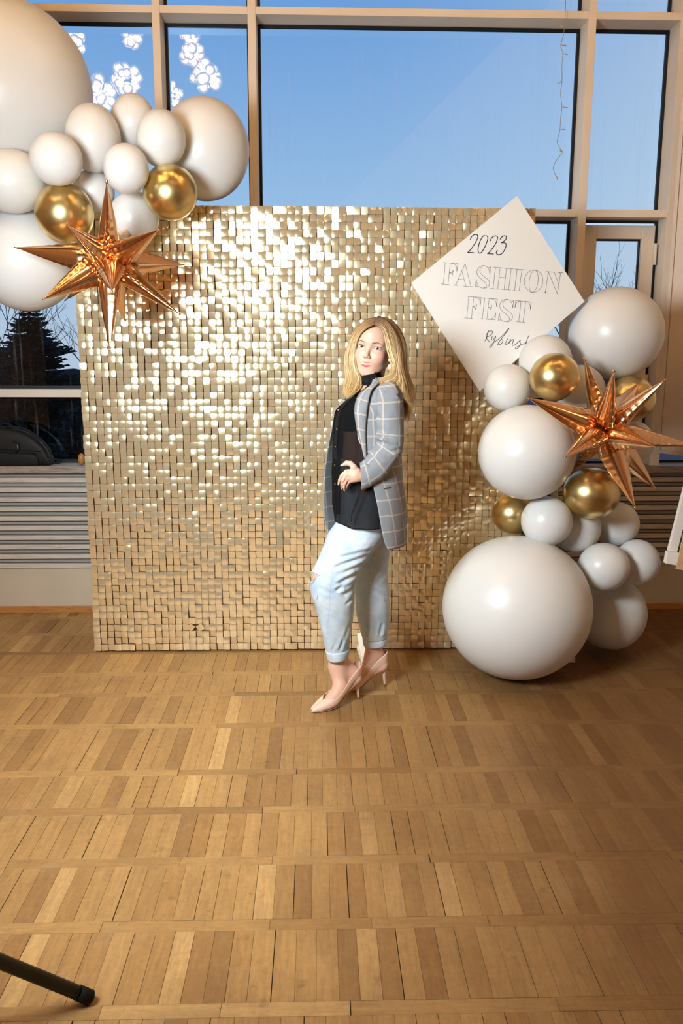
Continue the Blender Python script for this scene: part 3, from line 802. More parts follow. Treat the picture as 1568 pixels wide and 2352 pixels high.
LS = [[(640, 570), (630, 660)], [(630, 660), (622, 612), (600, 575), (565, 557), (525, 563), (490, 592), (479, 635), (490, 672), (530, 712), (570, 747), (591, 782), (582, 806), (555, 818)],
      [(565, 557), (528, 578), (514, 615), (526, 650), (570, 688), (610, 720), (627, 752), (618, 790), (592, 813), (555, 818), (510, 806), (484, 770), (472, 715)], [(472, 715), (462, 803), (478, 795), (490, 800)], [(640, 570), (628, 582), (615, 575)]]
LH = [[(695, 577), (667, 824)], [(750, 582), (720, 829)], [(665, 574), (778, 584)], [(637, 822), (747, 831)], [(823, 588), (795, 834)], [(877, 593), (848, 838)], [(795, 586), (905, 596)], [(763, 832), (873, 841)], [(737, 690), (811, 695)]]
LI = [[(947, 598), (917, 846)], [(1002, 603), (970, 850)], [(920, 596), (1030, 605)], [(888, 847), (997, 853)]]
def ell(cx, cy, rx, ry, rot):
    return [(cx+rx*cos(t)*cos(rot)-ry*sin(t)*sin(rot), cy+rx*cos(t)*sin(rot)+ry*sin(t)*cos(rot)) for t in [2*pi*i/28 for i in range(29)]]
LO = [ell(1138, 738, 108, 130, .11), ell(1138, 738, 51, 128, .13)]
LN = [[(1310, 630), (1275, 862)], [(1282, 625), (1378, 633)], [(1310, 630), (1413, 885)], [(1378, 633), (1428, 770)], [(1450, 655), (1413, 885)], [(1423, 637), (1482, 641)], [(1450, 657), (1445, 643), (1434, 639)], [(1450, 657), (1458, 645), (1470, 641)], [(1260, 868), (1303, 877)], [(1275, 855), (1272, 866), (1263, 869)], [(1275, 855), (1280, 870), (1292, 875)]]
LE = [[(540, 930), (718, 947)], [(570, 934), (543, 1176)], [(622, 939), (595, 1181)], [(513, 1172), (690, 1188)], [(718, 947), (708, 1035)], [(635, 940), (682, 955), (702, 985), (708, 1035)], [(608, 1043), (640, 1040), (653, 1015)], [(608, 1045), (635, 1050), (643, 1075)], [(653, 1015), (643, 1075)], [(690, 1188), (698, 1103)], [(605, 1181), (655, 1170), (685, 1145), (698, 1103)]]
LT = [[(930, 963), (1112, 980)], [(930, 963), (922, 1050)], [(922, 1050), (935, 1000), (960, 975), (992, 969)], [(992, 969), (965, 1211)], [(1047, 975), (1015, 1214)], [(1112, 980), (1100, 1065)], [(1047, 975), (1080, 985), (1098, 1020), (1100, 1065)], [(935, 1207), (1042, 1217)]]
for st in (LF, LA, LS, LH, LI, LO, LN, sh_(LF, 272, 394), LE, sh_(LS, 267, 391), LT): stroke_px('letter', st, .62, True)
RYB = [[[(615, 1310), (605, 1350), (590, 1400), (572, 1435)], [(585, 1372), (598, 1345), (622, 1322), (650, 1315), (663, 1328), (650, 1355), (612, 1380), (587, 1390), (605, 1420), (630, 1445)]],
       [[(660, 1375), (650, 1405), (656, 1421), (675, 1412), (700, 1372)], [(700, 1372), (690, 1410), (670, 1460), (645, 1500), (628, 1510), (633, 1490), (668, 1455), (720, 1420)]],
       [[(720, 1420), (760, 1385), (805, 1340), (840, 1296), (851, 1286), (842, 1306), (812, 1345), (775, 1392), (740, 1440), (718, 1478)], [(730, 1452), (758, 1418), (779, 1420), (775, 1450), (748, 1474), (728, 1470)]],
       [[(838, 1402), (820, 1440), (812, 1468), (824, 1474), (850, 1450)], [(848, 1377), (858, 1371)]],
       [[(873, 1408), (860, 1440), (850, 1466)], [(855, 1455), (882, 1422), (903, 1416), (900, 1440), (890, 1470), (899, 1485), (925, 1475)]],
       [[(925, 1475), (960, 1445), (988, 1422), (976, 1440), (986, 1462), (978, 1492), (950, 1518), (930, 1524), (932, 1508), (968, 1490), (1018, 1466)]],
       [[(1085, 1365), (1065, 1410), (1045, 1460), (1028, 1505)], [(1083, 1440), (1050, 1456), (1018, 1466)]]]
for st in RYB: stroke_px('letter', st, 1.15, True)

# ================================================================== string of fairy lights on the big pane
M_WIRE = paint('clear_copper_wire', srgb(150, 128, 100), .4, .05)
M_BULB = paint('amber_fairy_bulb', srgb(208, 176, 122), .3, .05)
YF = W-.03
fp = [(1300, -120), (1298, 20), (1296, 60), (1293, 82), (1287, 105), (1292, 122), (1290, 150), (1290, 185), (1287, 215), (1290, 245), (1287, 270), (1285, 300), (1279, 325), (1285, 340), (1291, 350), (1282, 362), (1272, 378), (1271, 392), (1279, 410)]
fs = empty('fairy_light_string', PY(1279, 410, YF), 'thin wire of unlit fairy lights hanging down the big window pane', 'string lights')
MB().tube(catmull([PY(x, y, YF+(i % 2)*.006) for i, (x, y) in enumerate(fp)], 5), .0016, 5).build('wire', M_WIRE, fs)
for x, y, ex, ey in [(1287, 103, 1300, 105), (1292, 123, 1303, 125), (1295, 62, 1287, 60), (1290, 186, 1279, 193), (1291, 245, 1303, 248), (1285, 297, 1297, 297), (1290, 348, 1285, 345), (1278, 405, 1280, 412)]:
    MB().tube([PY(x, y, YF), PY((x+ex)/2, (y+ey)/2, YF-.004), PY(ex, ey, YF)], [.0014, .0030, .0024], 6).build('bulb', M_BULB, fs, smooth=True)

# ================================================================== backpack on the sill
M_NYLON = paint('black_nylon', srgb(17, 16, 15), .65, .15, 20, .3)
M_NYLON2 = paint('dark_brown_panel_fabric', srgb(25, 21, 18), .6, .15, 20, .3)
M_BUCKLE = paint('dark_plastic_buckle', srgb(120, 118, 116), .25, .05)
YBP = W+.065
bp = empty('backpack', PY(60, 1069, YBP), 'black backpack lying on the window sill in front of the dark lower pane', 'backpack')
def bag_loft(name, prof, mat, d0, d1, bulge=.05):
    # prof: list of (px, ytop, ybot)
    m = MB(); G = []
    for px, yt, yb in prof:
        top, bot = PY(px, yt, YBP), PY(px, yb, YBP); c = (top+bot)/2; hz = (top[2]-bot[2])/2; ring = []
        for k in range(28):
            a = 2*pi*k/28; e = .55
            ca, sa = cos(a), sin(a)
            ring.append(c+np.array([0, d0+(d1-d0)*(.5+.5*np.sign(ca)*abs(ca)**e), hz*np.sign(sa)*abs(sa)**e]))
        G.append(ring)
    m.grid(G, True); m.add(G[-1], [tuple(range(28))]); m.add(G[0], [tuple(range(27, -1, -1))])
    return m.build(name, mat, bp, smooth=True)
bag_loft('body', [(-70, 1000, 1068), (-40, 985, 1068), (0, 977, 1068), (30, 980, 1068), (60, 988, 1068), (85, 1000, 1068), (105, 1018, 1068), (116, 1035, 1068), (121, 1055, 1068)], M_NYLON2, -.075, .035)
bag_loft('front_pocket', [(-60, 1037, 1069), (0, 1033, 1070), (60, 1035, 1070), (92, 1037, 1070), (98, 1050, 1069)], M_NYLON, -.088, -.02)
MB().tube([PY(x, y, YBP-.083) for x, y in ((-60, 1036), (0, 1032), (50, 1034), (92, 1036))], .0035, 6).build('zip_band', M_NYLON, bp)
MB().tube(catmull([PY(x, y, YBP-.05) for x, y in ((15, 979), (55, 985), (85, 1003), (108, 1024), (120, 1045))], 6), .008, 8).build('piping', M_NYLON, bp, smooth=True)
MB().tube(catmull([PY(x, y, YBP-.06) for x, y in ((100, 1040), (118, 1052), (128, 1056), (140, 1057), (139, 1062), (120, 1064))], 6), .006, 6).build('strap', M_NYLON, bp, smooth=True)
MB().tube(catmull([PY(x, y, YBP-.09) for x, y in ((30, 1013), (40, 1017), (43, 1030), (38, 1036), (20, 1040))], 6), .005, 6).build('strap', M_NYLON, bp, smooth=True)
MB().bar(PY(40, 1021, YBP-.096), PY(42, 1030, YBP-.096), .012, .006).build('buckle', M_BUCKLE, bp, bevel=.001)
MB().tube(catmull([PY(x, y, YBP) for x, y in ((0, 977), (10, 973), (20, 974), (28, 980))], 5), .006, 6).build('handle', M_NYLON, bp, smooth=True)
# small amber knob on the sill by the panel edge
kb = PY(187, 1055, W+.05)
tk = MB().ball((kb[0], kb[1], zS+.034), (.020, .020, .034), 14, 10).build('amber_pot', paint('amber_clay', srgb(196, 130, 62), .4, .06), smooth=True)
tag(tk, 'small amber round pot on the sill at the left edge of the gold panel', 'pot')

# ================================================================== white easel with a kraft board, right edge
YE = 3.72
M_KRAFT = paint('kraft_board', srgb(206, 172, 132), .7, .05, 30, .2)
ez = empty('easel', PY(1600, 1640, YE)*np.array([1, 1, 0]), 'white painted wooden easel holding a tan board at the right edge', 'easel')
e0, e1 = PY(1527, 1264, YE), PY(1577, 1060, YE)
def quad_slab(name, pts, y0, y1, mat):
    A = [PY(x, y, YE)+np.array([0, y0, 0]) for x, y in pts]; B = [p+np.array([0, y1-y0, 0]) for p in A]; n = len(A)
    return MB().add(A+B, [tuple(range(n)), tuple(range(2*n-1, n-1, -1))]+[(i, n+i, n+(i+1) % n, (i+1) % n) for i in range(n)]).build(name, mat, ez, bevel=.0015)
quad_slab('upright', [(1535, 1266), (1555, 1268), (1620, 1010), (1600, 1008)], 0, .022, M_WHITEWOOD)
quad_slab('ledge_block', [(1522.5, 1291), (1546, 1295), (1553, 1267), (1527, 1264)], -.03, .0, M_WHITEWOOD)
quad_slab('kraft_board', [(1544, 1303), (1720, 1330), (1760, 1120), (1590, 1090)], -.036, -.031, M_KRAFT)
quad_slab('ledge', [(1546, 1290), (1720, 1314), (1722, 1300), (1549, 1277)], -.03, .0, M_WHITEWOOD)
MB().bar(PY(1660, 1268, YE)+np.array([0, .03, 0]), PZ(1690, 1630, 0.0)+np.array([0, .25, .01]), .03, .03).build('leg', M_WHITEWOOD, ez, bevel=.002)
MB().bar(PY(1715, 1268, YE)+np.array([0, .03, 0]), PZ(1800, 1660, 0.0)+np.array([0, .2, .01]), .03, .03).build('leg', M_WHITEWOOD, ez, bevel=.002)
MB().bar(PY(1690, 1150, YE)+np.array([0, .03, 0]), PZ(1740, 1560, 0.0)+np.array([0, .3, .01]), .03, .03).build('leg', M_WHITEWOOD, ez, bevel=.002)

# ================================================================== tripod light stand with softbox (one leg reaches into view)
M_BLACKMETAL = paint('black_lacquered_tube', srgb(20, 19, 18), .42, .05, 5, .4)
M_RUBBER = paint('black_rubber_cap', srgb(16, 15, 14), .7, .05, 5, .2)
M_BOXCLOTH = paint('black_softbox_cloth', srgb(18, 18, 18), .9, .05, 5, .1)
SC = np.array([-1.17, 1.50, 0.0])
ls = empty('light_stand', SC, 'black tripod light stand whose rubber-capped leg lies on the parquet', 'light stand')
foot0 = PZ(205, 2289, .016); base_ang = atan2(foot0[1]-SC[1], foot0[0]-SC[0]); rad0 = np.linalg.norm(foot0[:2]-SC[:2])
for q in range(3):
    a = base_ang+q*2*pi/3; e = SC+np.array([cos(a)*rad0, sin(a)*rad0, .014]); t0 = SC+np.array([cos(a)*.03, sin(a)*.03, .60])
    MB().tube([t0, e], .0165, 14).build('leg', M_BLACKMETAL, ls, smooth=True)
    d = (e-t0)/np.linalg.norm(e-t0)
    MB().tube([e-d*.035, e+d*.002, e+d*.006], [.0182, .0182, .013], 14).build('rubber_foot', M_RUBBER, ls, smooth=True)
MB().tube([SC+np.array([0, 0, .12]), SC+np.array([0, 0, 1.78])], .014, 14).build('pole', M_BLACKMETAL, ls, smooth=True)
MB().tube([SC+np.array([0, 0, .57]), SC+np.array([0, 0, .64])], .028, 14).build('collar', M_BLACKMETAL, ls, smooth=True)
ax = (SOFTBOX_AIM-SOFTBOX_AT)/np.linalg.norm(SOFTBOX_AIM-SOFTBOX_AT)
cb = SOFTBOX_AT-ax*.02
m = MB(); m.tube([cb-ax*.30, cb-ax*.16, cb], [.07, .16, .325], 24, cap=False); m.build('softbox', M_BOXCLOTH, ls, smooth=True)
MB().tube([cb-ax*.44, cb-ax*.27], .06, 16).build('flash_head', M_BLACKMETAL, ls, smooth=True)
MB().tube([SC+np.array([0, 0, 1.76]), cb-ax*.36-np.array([0, 0, .02])], .012, 10).build('bracket', M_BLACKMETAL, ls, smooth=True)

# ================================================================== glass pendant lamps mirrored in the window, plus unseen fill lamps
def pendant_mat(strength, pw, base):
    t = NT('lit_bubble_glass'); lw = t.node('ShaderNodeTexCoord').outputs['Object']; n = t.noise(lw, 16, 2)
    e = t.node('ShaderNodeEmission', {'Color': (1.0, .60, .25, 1), 'Strength': t.math('MULTIPLY', t.math('ADD', t.math('POWER', t.math('SUBTRACT', 1.0, t.node('ShaderNodeLayerWeight', {'Blend': .5}).outputs['Facing']), pw), base), strength)})
    gl = t.node('ShaderNodeBsdfGlossy', {'Color': (1, 1, 1, 1), 'Roughness': .05}); a = t.node('ShaderNodeAddShader', {0: e.outputs[0], 1: gl.outputs[0]})
    t.l.new(a.outputs[0], t.out.inputs[0]); return t.m
M_PEND = pendant_mat(PENDANT_EMIT, 7.0, .035); M_PEND_FILL = pendant_mat(FILL_EMIT, 2.0, .15)
M_CORD = paint('dark_pendant_cord', srgb(60, 44, 30), .5, .05)
PEND_Y = [7.7, 7.5, 7.8, 8.1, 7.6, 7.9, 8.2]
FILL_LAMPS = [(-2.6, 2.3, 4.95), (.9, 2.6, 5.15), (1.9, 3.0, 5.0), (2.9, 1.8, 5.4), (.9, -2.7, 6.68), (-2.2, -.8, 6.5), (2.5, -2.7, 6.68), (-1.2, 2.9, 5.1), (-.2, 3.0, 5.1)]  # lamps added out of view as warm fill for the room
PEND_P = [(165, 92, 33, 42), (301, 76, 33, 34), (290, 180, 36, 40), (232, 214, 36, 46), (437, 108, 34, 46), (472, 178, 38, 42), (402, 216, 20, 34)]
spots = []
for (px, py, rx, ry), Yv in zip(PEND_P, PEND_Y):
    v = PY(px, py, Yv); mp = MPP(v); spots.append((np.array([v[0], 2*YG-Yv, v[2]]), rx*mp, ry*mp, True))
for p in FILL_LAMPS: spots.append((np.array(p), .15, .18, False))
for q, (c, ra, rb, seen) in enumerate(spots):
    t = empty('pendant_lamp', c-np.array([0, 0, rb]), 'glowing cluster lamp of glass bubbles hung high, mirrored in the window' if seen else 'unseen cluster lamp of glass bubbles added as warm fill light',
              'lamp', 'bubble pendant lamps' if seen else 'added fill lamps out of view')
    R = random.Random(q); m = MB()
    for s_ in range(24):
        d = np.array([R.gauss(0, 1), R.gauss(0, 1), R.gauss(0, 1)]); d /= np.linalg.norm(d)
        m.ball(c+d*np.array([ra*.68, ra*.68, rb*.7]), ra*R.uniform(.28, .40), 10, 7)
    m.build('glass_bubbles', M_PEND if seen else M_PEND_FILL, t, smooth=True)
    MB().tube([c+np.array([0, 0, rb*.9]), (c[0], c[1], ZC)], .006, 6).build('cord', M_CORD, t)
# ================================================================== signed-distance modelling (numpy) + surface nets
class Field:
    def __init__(s, lo, hi, h):
        s.lo = np.array(lo, float); s.h = h; s.n = np.ceil((np.array(hi)-s.lo)/h).astype(int)+1
        s.D = np.full(s.n, 1.0, np.float32)
    def blk(s, lo, hi):
        a = np.clip(np.floor((np.array(lo)-s.lo)/s.h).astype(int), 0, s.n-1); b = np.clip(np.ceil((np.array(hi)-s.lo)/s.h).astype(int)+1, 1, s.n)
        g = [s.lo[i]+s.h*np.arange(a[i], b[i], dtype=np.float32) for i in range(3)]
        return (slice(a[0], b[0]), slice(a[1], b[1]), slice(a[2], b[2])), np.meshgrid(*g, indexing='ij', sparse=True)
    def put(s, lo, hi, fn, k, sub=False, mg=.03):
        sl, (x, y, z) = s.blk(np.array(lo)-mg, np.array(hi)+mg); d = fn(x, y, z).astype(np.float32); o = s.D[sl]
        if sub:
            d = -d; hh = np.clip(k-np.abs(o-d), 0, None)/k; s.D[sl] = np.maximum(o, d)+hh*hh*k*.25
        else:
            hh = np.clip(k-np.abs(o-d), 0, None)/k; s.D[sl] = np.minimum(o, d)-hh*hh*k*.25
    def cone(s, a, b, ra, rb, k=.01, sub=False, sc=None):
        a, b = np.array(a, float), np.array(b, float); ba = b-a; L = max(ba@ba, 1e-9); r = max(ra, rb)
        def fn(x, y, z):
            px, py, pz = x-a[0], y-a[1], z-a[2]
            t = np.clip((px*ba[0]+py*ba[1]+pz*ba[2])/L, 0, 1)
            return np.sqrt((px-t*ba[0])**2+(py-t*ba[1])**2+(pz-t*ba[2])**2)-(ra+(rb-ra)*t)
        s.put(np.minimum(a, b)-r, np.maximum(a, b)+r, fn, k, sub); return s
    def ell(s, c, r, k=.01, sub=False):
        c, r = np.array(c, float), np.array([r]*3 if np.isscalar(r) else r, float)
        def fn(x, y, z):
            px, py, pz = x-c[0], y-c[1], z-c[2]
            k0 = np.sqrt((px/r[0])**2+(py/r[1])**2+(pz/r[2])**2); k1 = np.sqrt((px/r[0]**2)**2+(py/r[1]**2)**2+(pz/r[2]**2)**2)+1e-6
            return k0*(k0-1)/k1
        s.put(c-r, c+r, fn, k, sub); return s
    def chain(s, pts, rad, k=.01):
        for i in range(len(pts)-1): s.cone(pts[i], pts[i+1], rad[i], rad[i+1], k)
        return s
    def at(s, p):
        q = (np.asarray(p, float)-s.lo)/s.h; i = np.clip(np.floor(q).astype(int), 0, s.n-2); f = q-i; D = s.D; r = 0.0
        for dx in (0, 1):
            for dy in (0, 1):
                for dz in (0, 1):
                    r += D[i[0]+dx, i[1]+dy, i[2]+dz]*(f[0] if dx else 1-f[0])*(f[1] if dy else 1-f[1])*(f[2] if dz else 1-f[2])
        return r
    def nets(s):
        D = s.D; neg = D < 0
        c = np.zeros(np.array(D.shape)-1, np.int8)
        for dx in (0, 1):
            for dy in (0, 1):
                for dz in (0, 1): c += neg[dx:D.shape[0]-1+dx, dy:D.shape[1]-1+dy, dz:D.shape[2]-1+dz]
        act = (c > 0) & (c < 8); idx = np.argwhere(act); num = np.full(act.shape, -1, np.int64); num[act] = np.arange(len(idx))
        acc = np.zeros((len(idx), 3)); cnt = np.zeros(len(idx))
        cs = [(0,0,0),(1,0,0),(0,1,0),(1,1,0),(0,0,1),(1,0,1),(0,1,1),(1,1,1)]
        val = [D[idx[:,0]+a, idx[:,1]+b, idx[:,2]+e] for a, b, e in cs]
        for i in range(8):
            for j in range(i+1, 8):
                if sum(abs(cs[i][q]-cs[j][q]) for q in range(3)) != 1: continue
                m = (val[i] < 0) != (val[j] < 0); t = val[i]/(val[i]-val[j]+1e-12)
                p = np.array(cs[i])+t[:, None]*(np.array(cs[j])-np.array(cs[i])); acc[m] += p[m]; cnt[m] += 1
        V = s.lo+s.h*(idx+acc/cnt[:, None]); F = []
        for ax in range(3):
            sl0 = [slice(1, -1)]*3; sl1 = [slice(1, -1)]*3; sl0[ax] = slice(0, -1); sl1[ax] = slice(1, None)
            a, b = neg[tuple(sl0)], neg[tuple(sl1)]; e = np.argwhere(a != b); off = np.array([1, 1, 1]); off[ax] = 0; e = e+off
            u, v = (ax+1) % 3, (ax+2) % 3; q = []
            for du, dv in ((-1, -1), (0, -1), (0, 0), (-1, 0)):
                w = e.copy(); w[:, u] += du; w[:, v] += dv; q.append(num[w[:, 0], w[:, 1], w[:, 2]])
            q = np.stack(q, 1); inside = neg[e[:, 0], e[:, 1], e[:, 2]]; q[~inside] = q[~inside][:, ::-1]; F.append(q)
        return V, np.concatenate(F)
def np_mesh(name, V, F, mat, parent, smooth=True):
    me = bpy.data.meshes.new(name); me.vertices.add(len(V)); me.vertices.foreach_set('co', np.asarray(V, np.float32).ravel())
    me.loops.add(F.size); me.loops.foreach_set('vertex_index', F.ravel().astype(np.int32))
    me.polygons.add(len(F)); me.polygons.foreach_set('loop_start', np.arange(0, F.size, 4, dtype=np.int32)); me.polygons.foreach_set('loop_total', np.full(len(F), 4, np.int32))
    me.update(calc_edges=True); me.validate(); me.polygons.foreach_set('use_smooth', [True]*len(me.polygons)); me.materials.append(mat)
    o = bpy.data.objects.new(name, me); COL.objects.link(o)
    if parent is not None: put(o, parent)
    return o

# ================================================================== the woman
def skin_mat():
    t = NT('skin'); at = t.node('ShaderNodeAttribute', attribute_name='tone')
    n = t.noise(t.pos(), 60, 3)
    base = t.mix(n, srgb(224, 180, 156), srgb(216, 168, 144))
    sep = t.node('ShaderNodeSeparateColor', {0: at.outputs['Color']})
    c = t.mix(sep.outputs[0], base, srgb(198, 70, 62)); c = t.mix(sep.outputs[1], c, srgb(224, 140, 118)); c = t.mix(sep.outputs[2], c, srgb(246, 238, 226))
    return t.bsdf(c, .45, 0, .35, **{'Subsurface Weight': .12, 'Subsurface Radius': (.9, .35, .2), 'Subsurface Scale': .006})
M_SKIN = skin_mat()
def hair_mat():
    t = NT('blonde_hair'); at = t.node('ShaderNodeAttribute', attribute_name='len'); rd = t.node('ShaderNodeAttribute', attribute_name='rnd').outputs['Fac']
    f = t.math('ADD', at.outputs['Fac'], t.math('MULTIPLY', t.math('SUBTRACT', rd, .5), .35))
    c = t.ramp(f, [(0.0, srgb(116, 84, 56)), (.14, srgb(148, 112, 72)), (.36, srgb(212, 182, 134)), (.7, srgb(238, 212, 164)), (1.0, srgb(226, 186, 124))])
    c = t.mix(t.math('MULTIPLY', rd, .30), c, srgb(160, 120, 72))
    return t.bsdf(c, .48, 0, .30)
M_HAIR = hair_mat()
def plaid_mat():
    t = NT('grey_plaid_wool'); uv = t.node('ShaderNodeTexCoord').outputs['UV']; sp = t.node('ShaderNodeSeparateXYZ', {0: uv})
    def lines(co, per):
        d = t.math('ABSOLUTE', t.math('SUBTRACT', t.math('FRACT', t.math('DIVIDE', co, per)), .5)); d = t.math('MULTIPLY', d, per)
        wide = t.math('LESS_THAN', d, .0027); core = t.math('LESS_THAN', d, .0009); return wide, core
    ux, cx = lines(sp.outputs[0], .068); uy, cy = lines(sp.outputs[1], .066)
    weave = t.noise(t.mapping(uv, (1, 1, 1)), 420, 2, .7); big = t.noise(uv, 9, 3)
    thread = t.noise(t.mapping(uv, (600, 30, 1)), 1.0, 2)
    base = t.mix(weave, srgb(110, 111, 116), srgb(145, 145, 146)); base = t.mix(t.math('MULTIPLY', thread, .5), base, srgb(142, 152, 162)); base = t.mix(t.math('MULTIPLY', big, .25), base, srgb(150, 146, 142))
    c = t.mix(t.math('MULTIPLY', ux, .62), base, srgb(226, 218, 208)); c = t.mix(t.math('MULTIPLY', uy, .62), c, srgb(226, 214, 202))
    c = t.mix(t.math('MULTIPLY', t.math('MAXIMUM', cx, cy), .85), c, srgb(142, 112, 92))
    return t.bsdf(c, .85, 0, .15, bump=weave, bstr=.25, bdist=.0006)
M_PLAID = plaid_mat()
def denim_mat():
    t = NT('light_washed_denim'); uv = t.node('ShaderNodeTexCoord').outputs['UV']; pos = t.pos()
    w = t.noise(t.mapping(uv, (900, 260, 1)), 1.0, 2); big = t.noise(pos, 11, 4, .6); mid = t.noise(pos, 45, 3)
    c = t.ramp(big, [(.3, srgb(176, 196, 212)), (.55, srgb(204, 216, 224)), (.75, srgb(222, 228, 230))]); c = t.mix(t.math('MULTIPLY', w, .35), c, srgb(168, 190, 208))
    c = t.mix(t.math('MULTIPLY', t.math('SUBTRACT', mid, .55, clamp=True), .9), c, srgb(150, 178, 206))
    sp = t.node('ShaderNodeSeparateXYZ', {0: uv})
    seam = t.math('LESS_THAN', t.math('ABSOLUTE', t.math('SUBTRACT', sp.outputs[0], t.math('MULTIPLY', 1.0, .0))), .0022)
    c = t.mix(t.math('MULTIPLY', seam, .28), c, srgb(140, 166, 196))
    puck = t.math('MULTIPLY', t.math('LESS_THAN', t.math('ABSOLUTE', sp.outputs[0]), .013), t.math('LESS_THAN', t.math('FRACT', t.math('MULTIPLY', sp.outputs[1], 34.0)), .35))
    c = t.mix(t.math('MULTIPLY', puck, .18), c, srgb(150, 176, 204))
    return t.bsdf(c, .85, 0, .15, bump=t.math('ADD', w, t.math('MULTIPLY', mid, 2.0)), bstr=.3, bdist=.0012)
M_DENIM = denim_mat()
M_BLACK = paint('black_cotton', srgb(20, 20, 22), .8, .1, 30, .2)
def sheer_mat():
    t = NT('sheer_black_chiffon'); pos = t.pos(); n = t.noise(t.mapping(pos, (40, 40, 5)), 1.0, 3)
    tr = t.node('ShaderNodeBsdfTransparent', {'Color': (.62, .60, .60, 1)}); df = t.node('ShaderNodeBsdfPrincipled', {'Base Color': (.007, .007, .008, 1), 'Roughness': .85, 'Specular IOR Level': .1})
    f = t.math('ADD', t.math('MULTIPLY', n, .26), .60)
    mx = t.node('ShaderNodeMixShader', {0: f, 1: tr.outputs[0], 2: df.outputs[0]}); t.l.new(mx.outputs[0], t.out.inputs[0]); return t.m
M_SHEER = sheer_mat()
M_SHOE = paint('nude_patent_leather', srgb(232, 198, 178), .22, .02, 4, .5, bump=False)
M_SOLE = paint('pale_shoe_sole', srgb(206, 170, 150), .5, .03, 4, .3, bump=False)
M_HEELTIP = paint('brown_heel_tip', srgb(120, 74, 52), .5, .03, 4, .3, bump=False)
M_LINING = paint('dark_shoe_lining', srgb(36, 28, 26), .7, .03, 4, .2, bump=False)
M_GOLDJ = paint('gold_chain', (0.9, 0.62, 0.22, 1), .2, .03, 4, .5, bump=False, metal=1.0)
M_PEARL = paint('pearl', srgb(238, 230, 214), .15, .03, 4, .6, bump=False)
M_EYEW = paint('eye_white', srgb(208, 200, 196), .15, .01, 4, .5, bump=False)
M_TEETH = paint('teeth', srgb(240, 234, 224), .2, .01, 4, .5, bump=False)
M_BROW = paint('brow_hair', srgb(126, 92, 66), .7, .08, 60, .2, bump=False)
M_LASH = paint('lash_line', srgb(40, 28, 24), .6, .05, 60, .2, bump=False)
M_NAIL = paint('pale_nail_polish', srgb(244, 226, 216), .15, .01, 4, .6, bump=False)
def iris_mat():
    t = NT('blue_grey_iris'); g = t.node('ShaderNodeAttribute', attribute_name='rad').outputs['Fac']
    return t.bsdf(t.ramp(g, [(0, (.004, .004, .005, 1)), (.40, (.004, .004, .005, 1)), (.48, srgb(96, 116, 128)), (.8, srgb(70, 90, 106)), (1, srgb(26, 32, 42))]), .06, 0, .6)
M_IRIS = iris_mat()

woman = empty('person', (float(PY(810, 1560, 3.62)[0]), 3.62, 0.0), 'woman in grey plaid blazer, black sheer blouse and ripped jeans, hand on hip', 'person')
prn = random.Random(21)
def wave(p, s, seed=0): return mnoise.noise(Vector((p[0]*s+seed, p[1]*s, p[2]*s)))

# ---------------- body: head
HS = 1.06
hc_eye = PY(845.8, 797, 3.535)                       # point between the eyes, on the face surface
to_cam = CAM-hc_eye; to_cam /= np.linalg.norm(to_cam)
yawf, rollh = radians(15.5), radians(7.5)
side = np.cross([0, 0, 1.0], to_cam); side /= np.linalg.norm(side)         # image-right
fw = to_cam*cos(yawf)-side*sin(yawf); fw[2] -= .03; fw /= np.linalg.norm(fw)
rt = np.cross([0, 0, 1.0], fw); rt /= np.linalg.norm(rt); upv = np.cross(fw, rt)
rt, upv = rt*cos(rollh)-upv*sin(rollh), upv*cos(rollh)+rt*sin(rollh)
HM = np.stack([rt, fw, upv], 1)*HS                   # local (x,y,z) -> world
HO = hc_eye-HM@np.array([0, .086, 0])
def hw(p): return HO+HM@np.array(p, float)
fld = Field((-.10, -.14, -.215), (.10, .14, .145), .0014)
fld.ell((0, -.012, .031), (.0725, .096, .080), .02)
fld.ell((0, .020, -.026), (.0645, .062, .082), .03)
fld.ell((0, .032, .043), (.060, .055, .048), .03)
fld.ell((0, .044, -.074), (.044, .040, .034), .03)
fld.ell((0, .0685, -.1015), (.018, .015, .013), .024)
for s in (-1, 1):
    fld.cone((s*.056, .002, -.046), (s*.020, .062, -.096), .020, .016, .025)
    fld.ell((s*.0365, .0575, -.036), (.0240, .0240, .0240), .022)
    fld.cone((s*.012, .0785, .016), (s*.042, .0645, .019), .009, .008, .014)
fld.ell((0, .065, -.064), (.032, .025, .024), .02)
for s in (-1, 1): fld.ell((s*.0315, .097, -.001), (.019, .0195, .013), .014, True)
fld.cone((0, .0770, .006), (0, .0980, -.029), .0058, .0060, .012)
fld.ell((0, .1005, -.0345), (.0074, .0078, .0066), .007)
for s in (-1, 1):
    fld.ell((s*.0098, .0935, -.0385), (.0050, .0072, .0052), .006)
    fld.ell((s*.0048, .1000, -.0440), (.0026, .0045, .0022), .003, True)
    fld.ell((s*.0315, .066, -.001), (.0160, .0160, .0150), .006)                      # lids
    fld.ell((s*.0318, .088, -.0012), (.0136, .016, .0046), .0025, True)               # opening
    fld.ell((s*.074, -.010, -.014), (.007, .017, .029), .008)
lipk = .0035
LIPS = [((-.0036, .0897, -.0604), (.0036, .0897, -.0604), .0031, .0031), ((-.0032, .0887, -.0720), (.0032, .0887, -.0720), .0050, .0050)]
for s in (-1, 1):
    LIPS += [((s*.0035, .0895, -.0600), (s*.0155, .0862, -.0605), .0034, .0031), ((s*.0155, .0862, -.0603), (s*.0305, .0735, -.0574), .0030, .0014),
             ((s*.0030, .0885, -.0720), (s*.0150, .0855, -.0698), .0050, .0045), ((s*.0150, .0855, -.0695), (s*.0305, .0735, -.0580), .0044, .0014)]
